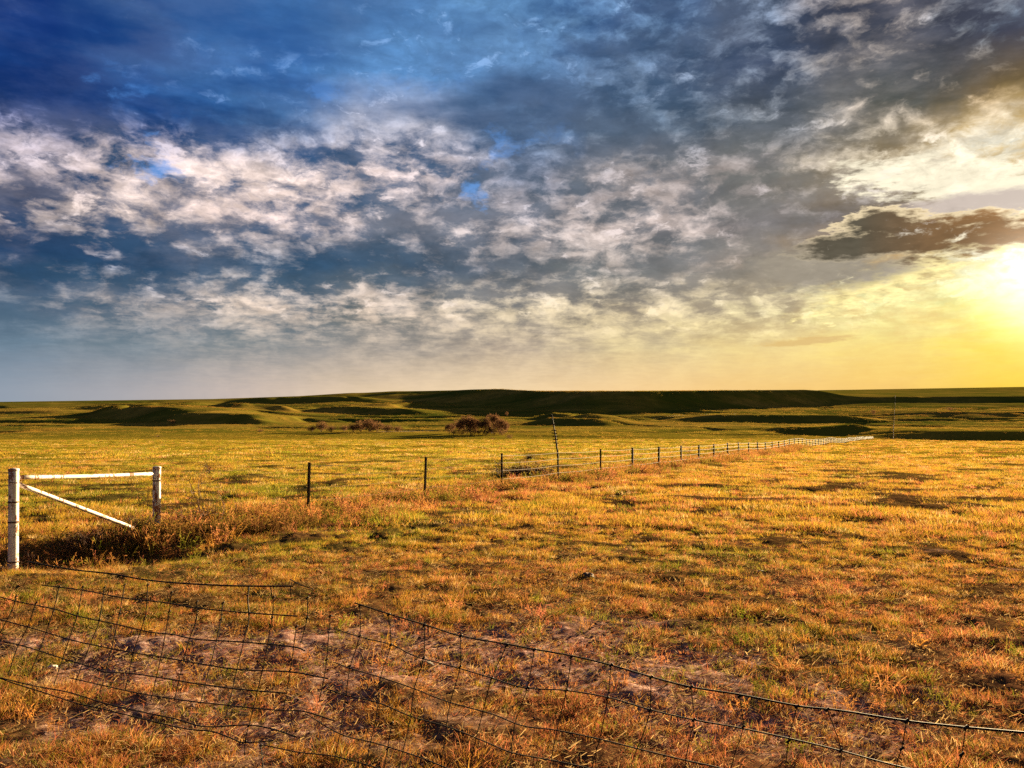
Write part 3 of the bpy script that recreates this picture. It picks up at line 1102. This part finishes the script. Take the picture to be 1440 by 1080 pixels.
M_RUST = plain('rusty_steel', (0.045, 0.022, 0.016), (0.11, 0.05, 0.03), 30, 0.8)
M_TPOST = plain('weathered_post_steel', (0.007, 0.005, 0.004), (0.022, 0.011, 0.008), 30, 0.9, 0.0, 0.02)
M_DKWIRE = plain('dark_old_wire', (0.006, 0.006, 0.006), (0.018, 0.014, 0.012), 60, 0.7, 0.0, 0.1)
M_WIRE = plain('galvanised_wire', (0.20, 0.15, 0.125), (0.34, 0.27, 0.23), 60, 0.8, 0.0, 0.05)
M_WOOD = plain('grey_weathered_wood', (0.012, 0.009, 0.007), (0.035, 0.022, 0.016), 12, 0.9)
M_TANPOST = plain('bleached_posts', (0.42, 0.32, 0.22), (0.60, 0.48, 0.35), 8, 0.9, 0.0, 0.02)
M_CLOD = plain('dark_clod', (0.03, 0.022, 0.016), (0.09, 0.06, 0.04), 30, 0.95)


# ------------------------------------------------------------------ white brace at the gate
def build_brace():
    A = Vector(((20 - 720) / F * 10.9, 10.9, 0)); A.z = gz(A.x, A.y)
    B = Vector(((221 - 720) / F * 14.0, 14.0, 0)); B.z = gz(B.x, B.y)
    topA = at(20, 660, 10.9).z
    topB = at(221, 657, 14.0).z
    root = empty('gate_brace', A)
    tag(root, 'white painted pipe brace of two posts with top rail and diagonal, paint chipped to rust', 'fence brace')
    loc = lambda v: Vector(v) - A

    def post(P, top, r, bands):
        mb = MB()
        n = 14
        pts = [Vector((P.x, P.y, P.z - 0.3)) - A]
        for i in range(9):
            pts.append(Vector((P.x, P.y, P.z + (top - P.z) * i / 8)) - A)
        mb.tube(pts, r, 18, True)
        o = mb.build('post', M_WHITE, root)
        c = MB()
        z = top - A.z
        c.tube([(P.x - A.x, P.y - A.y, z - 0.02), (P.x - A.x, P.y - A.y, z + 0.006), (P.x - A.x, P.y - A.y, z + 0.016)], [r * 1.07, r * 1.07, r * 0.7], 18, True)
        c.build('post_cap', M_WHITE, o)
        for h in bands:
            b = MB()
            zz = h + P.z - A.z
            for dz in (0, 0.012):
                ring = [(P.x - A.x + (r + .004) * math.cos(t), P.y - A.y + (r + .004) * math.sin(t), zz + dz) for t in np.linspace(0, 6.283, 19)]
                b.tube(ring, 0.006, 5, False)
            b.build('wire_band', M_RUST, o)
        return o
    post(A, topA, 0.064, (0.30, 0.86, 1.14))
    post(B, topB, 0.068, (0.93,))
    d = (B - A); d.z = 0
    d.normalize()
    # top rail
    a = at(26, 671, 10.97); b = at(214, 666, 13.88)
    mb = MB()
    pts = [loc(a.lerp(b, t)) + Vector((0, 0, -0.012 * math.sin(math.pi * t))) for t in np.linspace(0, 1, 12)]
    mb.tube(pts, 0.030, 14, True)
    mb.build('top_rail', M_WHITE, root)
    # diagonal brace
    a = at(27, 681, 10.98)
    b = at(188, 742, 13.2)
    mb = MB()
    mb.tube([loc(a.lerp(b, t)) for t in np.linspace(0, 1, 12)], 0.031, 14, True)
    mb.build('diagonal_brace', M_WHITE, root)
    # twisted tension wire round the rail joint
    for k, (px, py, Y) in enumerate(((22, 678, 10.9), (219, 672, 14.0))):
        mb = MB()
        c = loc(at(px, py, Y))
        ring = [(c.x + 0.078 * math.cos(t), c.y + 0.078 * math.sin(t), c.z + 0.01 * math.sin(3 * t)) for t in np.linspace(0, 12.5, 30)]
        mb.tube(ring, 0.004, 4, False)
        mb.build('tie_wire', M_RUST, root)


build_brace()


# ------------------------------------------------------------------ long field fence
def tpost_mesh(h, w=0.036, far=False):
    mb = MB()
    k = w / 2
    t = w * 0.17
    z0 = -0.35
    mb.box(-k, k, -t, t, z0, h)                 # flange
    mb.box(-t, t, t + 0.0005, t + w * 0.8, z0, h - 0.002)      # web
    if not far:
        for i in range(int(h / 0.06)):
            z = 0.06 + i * 0.06
            mb.box(-t * 1.4, t * 1.4, -t - 0.007, -t - 0.0005, z, z + 0.022)
    return mb.mesh('fence_post', M_TPOST, False)


def build_fence():
    base = Vector((-4.4, 16.8, 0)); base.z = gz(base.x, base.y)
    root = empty('wire_fence', base)
    tag(root, 'long wire fence of dark steel T-posts and pale strands running away across the pasture', 'fence')
    near = tpost_mesh(1.16, 0.050)
    mid = tpost_mesh(1.16, 0.085, True)
    farm = tpost_mesh(1.16, 0.13, True)
    d = Vector((2.05, 4.1))
    posts = []
    n = 0
    rnd = random.Random(3)
    while True:
        x, y = base.x + d.x * n, base.y + d.y * n
        if y > 392: break
        posts.append(Vector((x + rnd.uniform(-.03, .03), y, gz(x, y))))
        n += 1
    for i, p in enumerate(posts):
        o = bpy.data.objects.new('fence_post', near if i < 5 else (mid if i < 25 else farm))
        COL.objects.link(o)
        o.parent = root
        o.location = p - base
        o.rotation_euler = (rnd.gauss(0, 0.012), rnd.gauss(0, 0.02), math.atan2(d.y, d.x) + rnd.gauss(0, .1))
    # wires reach back to the white brace
    brace = Vector(((221 - 720) / F * 14.0, 14.0, 0)); brace.z = gz(brace.x, brace.y)
    chain = [brace] + posts
    for h in (0.33, 0.60, 0.85, 1.08):
        mb = MB()
        for a, b in zip(chain[:-1], chain[1:]):
            Y = (a.y + b.y) / 2
            r = 0.0018 if Y < 23.5 else 0.0048 + 0.00008 * Y
            a2 = a + Vector((0, 0, h)) - base
            b2 = b + Vector((0, 0, h)) - base
            sag = 0.03
            ns = 4 if Y < 80 else 1
            pts = [a2.lerp(b2, t) - Vector((0, 0, sag * math.sin(math.pi * t) if ns > 1 else 0)) for t in np.linspace(0, 1, ns + 1)]
            mb.tube(pts, r, 4, False)
        w = mb.build('wire_strand', M_WIRE, root)
    # the far continuation climbing the hill
    p0 = None
    hb = Vector((0, 0, 0))
    path = []
    for Y in np.geomspace(430, 1900, 150):
        px = 1256.0 + (Y - 430) / 1470 * 4
        x = (px - 720) / F * Y
        path.append(Vector((x, Y, gz(x, Y))))
    root2 = empty('hill_fence', path[0])
    tag(root2, 'far fence line climbing straight up the hill on the right', 'fence')
    fm = MB(); fm.box(-0.16, 0.16, -0.1, 0.1, -0.5, 2.4)
    fme = fm.mesh('fence_post', M_TANPOST, False)
    for p in path[::1]:
        o = bpy.data.objects.new('fence_post', fme)
        COL.objects.link(o); o.parent = root2; o.location = p - path[0]
    for h in (0.9, 1.7):
        mb = MB()
        mb.tube([p - path[0] + Vector((0, 0, h)) for p in path], 0.07, 4, False)
        mb.build('wire_strand', M_TANPOST, root2)


build_fence()


# ------------------------------------------------------------------ mangled woven wire in the foreground
def fd(px):
    """distance of the woven wire fence at this bearing"""
    return np.interp(px, [-60, 0, 505, 1000, 1440, 1500, 2400], [4.95, 4.75, 3.3, 2.45, 1.9, 1.84, 1.2])


def smooth_path(pts, k=5):
    """Catmull-Rom through control points"""
    P = [Vector(p) for p in pts]
    if len(P) < 3:
        return P
    P = [P[0] * 2 - P[1]] + P + [P[-1] * 2 - P[-2]]
    out = []
    for i in range(1, len(P) - 2):
        p0, p1, p2, p3 = P[i - 1:i + 3]
        for j in range(k):
            t = j / k
            out.append(0.5 * ((2 * p1) + (p2 - p0) * t + (2 * p0 - 5 * p1 + 4 * p2 - p3) * t * t + (3 * p1 - p0 - 3 * p2 + p3) * t ** 3))
    out.append(P[-2])
    return out


def build_woven():
    rnd = random.Random(21)
    LH = [
        [(40, 790), (100, 799), (160, 807), (200, 814), (250, 819), (330, 823), (412, 823)],
        [(60, 822), (120, 830), (175, 840), (230, 847), (280, 855), (350, 861), (418, 866)],
        [(-40, 830), (0, 838), (25, 845), (80, 857), (112, 865), (165, 876), (210, 888), (245, 890), (280, 897), (340, 901), (412, 908), (430, 913)],
        [(-40, 862), (0, 870), (50, 883), (100, 897), (140, 908), (190, 918), (230, 923), (280, 931), (340, 940), (410, 944), (462, 953)],
        [(-40, 892), (0, 900), (40, 910), (90, 925), (130, 936), (150, 943), (185, 946), (230, 952), (280, 961), (340, 968), (405, 973)],
        [(100, 952), (160, 965), (200, 973), (270, 985), (300, 988), (350, 993), (400, 998), (430, 999), (472, 1012)],
        [(-40, 940), (0, 949), (50, 962), (100, 973), (150, 988), (200, 999), (250, 1009), (290, 1019), (350, 1018), (385, 1023), (420, 1034)],
        [(0, 951), (25, 961), (60, 972), (110, 987), (140, 993), (200, 1008), (260, 1022), (300, 1027), (330, 1036), (345, 1041), (385, 1040)],
    ]
    LV = [
        [(24, 838), (18, 858), (0, 892), (-10, 930)], [(52, 846), (50, 856), (40, 882), (26, 908), (14, 946)],
        [(84, 824), (76, 860), (60, 905), (45, 946)], [(118, 824), (112, 862), (98, 900), (78, 962)],
        [(147, 826), (141, 870), (128, 908), (108, 958)], [(177, 822), (170, 862), (156, 922), (143, 972)],
        [(209, 822), (205, 866), (190, 916), (178, 968)], [(243, 832), (240, 858), (228, 922), (213, 985)],
        [(278, 846), (276, 870), (265, 908), (248, 985)], [(314, 847), (312, 870), (304, 908), (283, 992)],
        [(351, 862), (349, 880), (335, 938), (320, 1006)], [(385, 838), (384, 868), (372, 935), (352, 1016)],
        [(417, 880), (410, 940), (400, 1000)], [(434, 840), (433, 868), (424, 904)], [(350, 1018), (347, 1041), (345, 1060)],
        [(368, 1046), (374, 1082)],
    ]
    RH = [
        [(500, 847), (550, 863), (600, 879), (648, 893), (713, 905), (750, 911), (803, 921), (860, 934), (915, 951), (970, 964), (1040, 976), (1120, 990), (1180, 998), (1270, 1012), (1350, 1020), (1440, 1028), (1500, 1034), (1800, 1070), (2400, 1180)],
        [(474, 884), (510, 895), (550, 906), (585, 922), (640, 937), (690, 952), (738, 966), (796, 970), (856, 980), (915, 997), (975, 1011), (1038, 1022), (1110, 1038), (1180, 1053), (1240, 1070), (1300, 1084), (1440, 1108), (1800, 1190), (2400, 1330)],
        [(472, 930), (493, 939), (535, 951), (582, 966), (630, 985), (690, 1002), (735, 1018), (780, 1025), (840, 1037), (900, 1052), (960, 1066), (1010, 1078), (1100, 1100), (1200, 1128), (1450, 1196), (1900, 1310)],
        [(460, 968), (487, 976), (533, 987), (577, 1006), (632, 1022), (680, 1040), (722, 1056), (778, 1066), (830, 1078), (900, 1098), (1000, 1125)],
        [(430, 1003), (480, 1030), (528, 1043), (590, 1062), (640, 1080), (720, 1105)],
        [(372, 1046), (420, 1055), (474, 1062), (540, 1080), (600, 1100)],
    ]
    RV = [
        [(507, 850), (506, 893), (493, 936), (487, 976), (480, 1030), (468, 1085), (462, 1130)],
        [(548, 863), (549, 906), (536, 951), (531, 1000), (516, 1070), (508, 1130)],
        [(597, 878), (597, 924), (583, 966), (577, 1010), (560, 1085), (552, 1140)],
        [(648, 893), (648, 938), (634, 985), (629, 1022), (620, 1085), (616, 1150)],
        [(714, 906), (692, 952), (678, 1000), (668, 1045), (660, 1085), (655, 1150)],
        [(751, 912), (741, 966), (724, 1014), (720, 1058), (716, 1150)],
        [(803, 922), (796, 970), (784, 1025), (772, 1085), (766, 1170)],
        [(859, 934), (854, 980), (842, 1037), (830, 1085), (822, 1180)],
        [(915, 951), (913, 997), (904, 1030), (886, 1085), (880, 1190)],
        [(970, 964), (976, 1010), (966, 1050), (960, 1090), (952, 1200)],
        [(1039, 976), (1043, 1020), (1032, 1060), (1024, 1100), (1015, 1220)],
        [(1120, 990), (1108, 1040), (1102, 1090), (1096, 1230)],
        [(1162, 996), (1180, 1053), (1176, 1100), (1168, 1240)],
        [(1273, 1012), (1266, 1050), (1256, 1090), (1245, 1260)],
        [(1356, 1021), (1350, 1060), (1342, 1100), (1332, 1280)],
        [(1450, 1029), (1445, 1110), (1436, 1300)], [(1570, 1042), (1562, 1140), (1552, 1350)], [(1720, 1060), (1712, 1172), (1700, 1400)], [(1950, 1098), (1942, 1225), (1930, 1500)],
        [(465, 866), (460, 925), (456, 955), (450, 985)], [(551, 1016), (546, 1050), (538, 1090)],
    ]

    def go(name, label, hs, vs, bulge):
        px0 = hs[0][0]
        base = at(px0[0], px0[1], float(fd(px0[0])))
        base = Vector((base.x, base.y, gz(base.x, base.y)))
        root = empty(name, base)
        tag(root, label, 'wire fence', 'woven wire panels')

        def P(px, py):
            Y = float(fd(px))
            top = np.interp(px, [0, 500, 1440], [800, 850, 1028])
            Y = Y + bulge * 0.12 * math.sin((py - top) / 90) + rnd.gauss(0, 0.004)
            v = at(px + rnd.gauss(0, .6), py + rnd.gauss(0, .6), Y)
            g = gz(v.x, v.y) + 0.03
            if v.z < g: v.z = g
            return v - base
        for i, h in enumerate(hs):
            r = (0.0028 if i == 0 else 0.0022) * float(fd(h[0][0] + 60)) / 3.0
            mb = MB()
            mb.tube(smooth_path([P(*p) for p in h], 6), r, 6, False)
            if i == 0:     # second strand twisted round the top wire
                sp = smooth_path([P(*p) for p in h], 14)
            mb.build('line_wire', M_DKWIRE, root)
        for v in vs:
            mb = MB()
            pts = smooth_path([P(*p) for p in v], 6)
            mb.tube(pts, 0.0019 * float(fd(v[0][0])) / 3.0, 5, False)
            # wrapped knots
            p = pts[0]
            mb.tube([p - Vector((0.006, 0, 0.006)), p + Vector((0.006, 0, 0.004))], 0.0042, 5, True)
            k = pts[min(6, len(pts) - 1)]
            mb.tube([k - Vector((0.006, 0, 0.005)), k + Vector((0.006, 0, 0.005))], 0.0036, 5, True)
            mb.build('stay_wire', M_DKWIRE, root)
        return root, P
    rl, PL = go('woven_wire_fence', 'slumped torn sheet of dark woven wire in the left foreground', LH, LV, 1.0)
    # snapped barb and dangling ties on the left sheet
    for pts in ([(408, 814), (424, 822), (440, 828)], [(410, 822), (410, 838)], [(382, 824), (384, 836)], [(350, 826), (349, 842), (351, 862)]):
        mb = MB()
        mb.tube(smooth_path([PL(*p) for p in pts], 4), 0.0035 if pts[0][0] in (350,) else 0.0024, 5, True)
        mb.build('broken_wire', M_DKWIRE, rl)
    rr, PR = go('woven_wire_fence', 'standing stretch of dark woven wire across the right foreground, top strand unbroken', RH, RV, 0.4)


build_woven()


# ------------------------------------------------------------------ leaning pole, bushes, brush
def build_small():
    # leaning weathered pole with pegs
    b = at(785, 643, 58.0)
    b.z = gz(b.x, b.y)
    root = empty('leaning_pole', b)
    tag(root, 'thin dark pole leaning to the left beyond the fence', 'pole')
    top = at(776, 583, 58.0) - b
    mb = MB()
    mb.tube([Vector((0, 0, -0.4)), Vector((0, 0, 0)), top * 0.5 + Vector((.03, 0, 0)), top], [0.075, 0.075, 0.055, 0.035], 8, True, 0.08)
    mb.build('pole_shaft', M_WOOD, root)
    for t in (0.35, 0.43, 0.5, 0.57, 0.64, 0.78, 0.97):
        c = top * t
        mb = MB()
        mb.tube([c + Vector((-0.20, 0, 0.02)), c + Vector((0.20, 0, -0.02))], 0.035, 5, True)
        mb.build('peg', M_WOOD, root)

    def shrub(px, py, Y, H, W, stems, label, seed, depth=3, r0=0.006, droop=0.0, group=None, kink=.35, name='bare_shrub'):
        x = (px - 720) / F * Y
        p = Vector((x, Y, gz(x, Y)))
        mb = MB()
        twig_bush(mb, random.Random(seed), H, W, stems, depth, r0, droop, kink)
        o = mb.build(name, M_TWIG, None, False)
        o.location = p
        tag(o, label, 'shrub', group)
        return o
    shrub(285, 735, 14.6, 0.85, 0.9, 13, 'tall bare twiggy shrub standing right of the white brace', 1, 3, 0.008)
    shrub(255, 745, 14.2, 0.45, 0.6, 16, 'low dark tangle of twigs at the foot of the tall bare shrub', 2, 3)
    shrub(186, 752, 13.6, 0.50, 0.8, 60, 'rusty tumbleweed piled under the lower end of the diagonal brace', 3, 3, 0.005, 0.05, kink=.6)
    shrub(205, 755, 13.5, 0.40, 0.5, 18, 'small brown brush against the foot of the right white post', 4, 3, 0.005, kink=.5)
    shrub(130, 765, 12.5, 0.48, 1.0, 70, 'brown brush in the middle below the top rail of the brace', 5, 3, 0.005, 0.05, kink=.5)
    shrub(75, 778, 11.8, 0.42, 1.0, 60, 'dark brush just right of the banded left white post', 6, 3, 0.005, 0.05, kink=.5)
    shrub(10, 800, 10.8, 0.40, 1.0, 50, 'dark brush at the foot of the banded left white post', 7, 3, 0.005, 0.05, kink=.5)
    shrub(345, 735, 15.4, 0.45, 0.7, 14, 'sparse brown brush between the tall bare shrub and the first steel post', 8, 3, 0.005)
    shrub(733, 669, 33.0, 0.85, 2.2, 150, 'dark heap of dead brush behind the fence', 9, 3, 0.014, 0.15, kink=.6, name='brush_pile')
    shrub(768, 669, 32.5, 0.60, 1.2, 70, 'smaller right hand end of dead brush lying by the fence', 10, 3, 0.014, 0.15, kink=.6, name='brush_pile')
    shrub(745, 648, 55.0, 0.45, 0.5, 26, 'round dark little bush left of the leaning pole', 11, 3, 0.02, kink=.6)
    shrub(295, 665, 34.0, 0.55, 0.3, 8, 'single dark weed standing in the field above the brace', 12, 3, 0.010)
    shrub(700, 693, 24.5, 0.35, 1.2, 30, 'dark green brown brush at the foot of the fence near the third post', 13, 3, 0.008, kink=.5)
    # clods and a few stones
    def clod(px, py, s, label, mat, seed):
        Y = 1904.0 / (py - 612)
        x = (px - 720) / F * Y
        rnd = random.Random(seed)
        import bmesh
        bm = bmesh.new()
        bmesh.ops.create_icosphere(bm, subdivisions=3, radius=1)
        ox = rnd.uniform(0, 50)
        for v in bm.verts:
            n = perlin(np.array([v.co.x * 1.3 + ox]), np.array([v.co.y * 1.3 + v.co.z * 1.7]), seed)[0]
            m = perlin(np.array([v.co.x * 4 + ox]), np.array([v.co.y * 4 + v.co.z * 3.1]), seed + 1)[0]
            v.co *= 1 + 0.35 * n + 0.10 * m
            v.co.z *= 0.5
        me = bpy.data.meshes.new('clod')
        bm.to_mesh(me); bm.free()
        me.polygons.foreach_set('use_smooth', [True] * len(me.polygons))
        me.materials.append(mat)
        o = bpy.data.objects.new('stone' if mat is M_STONE else 'clod', me)
        COL.objects.link(o)
        o.scale = (s, s * 0.8, s)
        o.rotation_euler.z = rnd.uniform(0, 6)
        o.location = (x, Y, gz(x, Y) + s * 0.12)
        tag(o, label, 'stone' if mat is M_STONE else 'clod')
    clod(827, 812, 0.10, 'dark clod sitting in the grass above the bare earth', M_CLOD, 1)
    clod(600, 934, 0.055, 'dark clod on the bare earth behind the woven wire', M_CLOD, 2)
    clod(76, 938, 0.035, 'small pale stone behind the slumped wire', M_STONE, 3)
    clod(1068, 806, 0.07, 'dark clod alone in the right hand grass', M_CLOD, 4)


M_STONE = plain('pale_stone', (0.30, 0.25, 0.20), (0.50, 0.43, 0.36), 20, 0.9)
build_small()


# ------------------------------------------------------------------ trees and bushes of the valley
M_BARK = plain('grey_brown_bark', (0.07, 0.045, 0.03), (0.16, 0.10, 0.07), 3, 0.9)
M_CROWN, T_, o_ = new_mat('bare_crown_twigs')
_nn = T_.noise(T_.n.new('ShaderNodeNewGeometry').outputs['Position'], 0.8, 4)
_c = T_.ramp(_nn, [(0.35, (0.04, 0.022, 0.014)), (0.62, (0.19, 0.095, 0.045))])
_d = T_.n.new('ShaderNodeBsdfDiffuse'); _t = T_.n.new('ShaderNodeBsdfTranslucent'); _m = T_.n.new('ShaderNodeMixShader')
T_.l.new(_c, _d.inputs[0]); T_.l.new(_c, _t.inputs[0]); _m.inputs[0].default_value = 0.35
T_.l.new(_d.outputs[0], _m.inputs[1]); T_.l.new(_t.outputs[0], _m.inputs[2]); T_.l.new(_m.outputs[0], o_.inputs[0])


def tree(px, D, H, W, label, seed, name='bare_tree', cat='tree', group=None, trunk=0.3, dens=1.0):
    rnd = random.Random(seed)
    x = (px - 720) / F * D
    p = Vector((x, D, gz(x, D)))
    root = empty(name, p)
    tag(root, label, cat, group)
    tb = MB()
    cb = MB()
    tips = []

    def grow(q, d, ln, r, lev):
        pts = [q]
        c = q.copy()
        for i in range(3):
            d = (d + Vector((rnd.gauss(0, .22), rnd.gauss(0, .22), rnd.gauss(0.04, .15)))).normalized()
            c = c + d * ln / 3
            pts.append(c.copy())
        tb.tube(pts, [r, r * .85, r * .7, r * .5], 4, False)
        tips.append(c)
        if lev > 0:
            for _ in range(3):
                nd = (d + Vector((rnd.gauss(0, .6), rnd.gauss(0, .6), rnd.gauss(.1, .35)))).normalized()
                grow(pts[rnd.randint(2, 3)], nd, ln * rnd.uniform(.6, .85), r * .55, lev - 1)
    stems = 1 if trunk >= 0.25 else 4
    for s in range(stems):
        d = Vector((rnd.gauss(0, .12 if stems == 1 else .5), rnd.gauss(0, .12 if stems == 1 else .5), 1)).normalized()
        grow(Vector((0, 0, -0.3)), d, H * (0.36 if stems == 1 else .3), H * 0.022, 3)
    tb.build('trunk', M_BARK, root, False)
    # sprays of fine twigs through the crown volume
    cz = H * (0.54 if stems == 1 else 0.5)
    for k in range(int(520 * dens)):
        if rnd.random() < 0.6:
            c = rnd.choice(tips) + Vector((rnd.gauss(0, W * .10), rnd.gauss(0, W * .10), rnd.gauss(0, H * .06)))
        else:
            a = rnd.uniform(0, 6.283); rr = math.sqrt(rnd.random()) * W * .5
            c = Vector((rr * math.cos(a), rr * math.sin(a), cz + rnd.uniform(-.42, .36) * H * math.sqrt(max(0, 1 - (rr / (W * .52)) ** 2))))
        c.x = max(-W * .6, min(W * .6, c.x)); c.y = max(-W * .6, min(W * .6, c.y)); c.z = max(0.1, min(H, c.z))
        d = Vector((rnd.gauss(0, 1), rnd.gauss(0, 1), rnd.gauss(.6, .8))).normalized() * H * rnd.uniform(.04, .11)
        e = Vector((rnd.gauss(0, 1), rnd.gauss(0, 1), rnd.gauss(0, 1))).normalized() * H * rnd.uniform(.006, .016)
        k0 = len(cb.v)
        cb.v += [tuple(c - d - e * .4), tuple(c - d + e * .4), tuple(c + d + e), tuple(c + d - e)]
        cb.f.append((k0, k0 + 1, k0 + 2, k0 + 3))
    cb.build('crown', M_CROWN, root, False)
    return root


rt = random.Random(77)
CL = [(632, 570, 8.5, 7), (643, 590, 12, 9), (656, 565, 16, 10), (668, 580, 12.5, 8), (679, 570, 13.5, 9), (691, 585, 16.5, 11), (702, 565, 13, 9), (709, 580, 9.5, 8)]
WORDS = ['short leftmost', 'second from the left', 'pale crowned third', 'fourth from the left', 'fifth from the left', 'broad sixth', 'seventh from the left', 'small rightmost']
for i, (px, D, H, W) in enumerate(CL):
    tree(px, D, H, W, WORDS[i] + ' leafless tree of the brown grove in the valley', 100 + i, group='leafless grove in the valley', dens=2.2)
for i, px in enumerate((638, 650, 662, 673, 684, 696, 706)):
    tree(px, 556 + (i * 7) % 12, 5.0 + (i % 3), 9, ('leftmost', 'second', 'third', 'middle', 'fifth', 'sixth', 'rightmost')[i] + ' low brown bush growing at the foot of the leafless grove', 150 + i, 'valley_bush', 'bush', 'undergrowth of the leafless grove', trunk=0.1, dens=1.2)
BU = [(438, 610, 4.0, 7), (452, 615, 6.5, 8), (466, 610, 4, 8), (484, 620, 4, 8), (497, 610, 5.5, 9), (508, 615, 7, 9), (519, 610, 8, 8), (530, 620, 6.5, 9), (544, 610, 5, 9), (560, 615, 4, 9)]
BW = ['leftmost low', 'second, rounder', 'third, flat', 'fourth, flat', 'fifth', 'sixth, taller', 'seventh and tallest', 'eighth', 'ninth, lower', 'rightmost low']
for i, (px, D, H, W) in enumerate(BU):
    tree(px, D, H * 1.55, W * 1.1, BW[i] + ' brown bush of the thicket left of the grove', 200 + i, 'valley_bush', 'bush', 'brown thicket in the valley', trunk=0.1, dens=1.8)
tree(716, 512, 4.0, 5, 'small bush right of the grove at its foot', 300, 'valley_bush', 'bush', trunk=.1)
tree(693, 430, 3.2, 3.5, 'little bare tree standing before the grove', 301, 'bare_tree', 'tree', trunk=.3, dens=.6)
tree(713, 1000, 7.5, 4, 'lone small dark tree on the slope above the grove', 302, 'bare_tree', 'tree', trunk=.3, dens=.7)
tree(1228, 1050, 10, 5, 'thin dark tree left of the hill fence', 303, 'bare_tree', 'tree', trunk=.3, dens=.6)
tree(1336, 1150, 7, 18, 'wide dark bush on the slope right of the hill fence', 304, 'valley_bush', 'bush', trunk=.1, dens=1.2)
tree(242, 800, 6, 10, 'dark bush on the left slope above the brace', 305, 'valley_bush', 'bush', trunk=.1)
tree(222, 520, 2.6, 12, 'low brown bush in the plain above the brace', 306, 'valley_bush', 'bush', trunk=.1)
tree(365, 600, 4, 7, 'dark bush in the plain left of the thicket', 307, 'valley_bush', 'bush', trunk=.1)


# ------------------------------------------------------------------ pale creek and track draped on the land
def ribbon(name, pts, w, mat, lift=0.25):
    V, Fc = [], []
    P = smooth_path([Vector(((px - 720) / F * D, D, 0)) for px, D in pts], 8)
    for i, p in enumerate(P):
        t = (P[min(i + 1, len(P) - 1)] - P[max(i - 1, 0)])
        t.normalize()
        nrm = Vector((-t.y, t.x, 0)) * w / 2
        for s in (-1, 1):
            q = p + nrm * s
            V.append((q.x, q.y, gz(q.x, q.y) + lift))
    for i in range(len(P) - 1):
        Fc.append((2 * i, 2 * i + 1, 2 * i + 3, 2 * i + 2))
    me = raw_mesh(name, V, np.array(Fc), True)
    me.materials.append(mat)
    o = bpy.data.objects.new(name, me)
    COL.objects.link(o)
    tag(o, kind='structure')


M_TRACK = plain('pale_dust', (0.35, 0.26, 0.17), (0.55, 0.44, 0.32), 0.05, 0.95)
M_WATER, T_, o_ = new_mat('creek_water')
pbr(T_, o_, (0.03, 0.035, 0.035), 0.12, 0.0, bump(T_, T_.noise(T_.n.new('ShaderNodeNewGeometry').outputs['Position'], 1.5, 3), 0.2, 0.05), 0.5)
ribbon('creek', [(530, 610), (570, 622), (620, 636), (660, 640)], 3.5, M_WATER, 0.4)
ribbon('dirt_track', [(860, 1000), (900, 1010), (960, 1020), (1060, 1060)], 3, M_TRACK, 0.5)
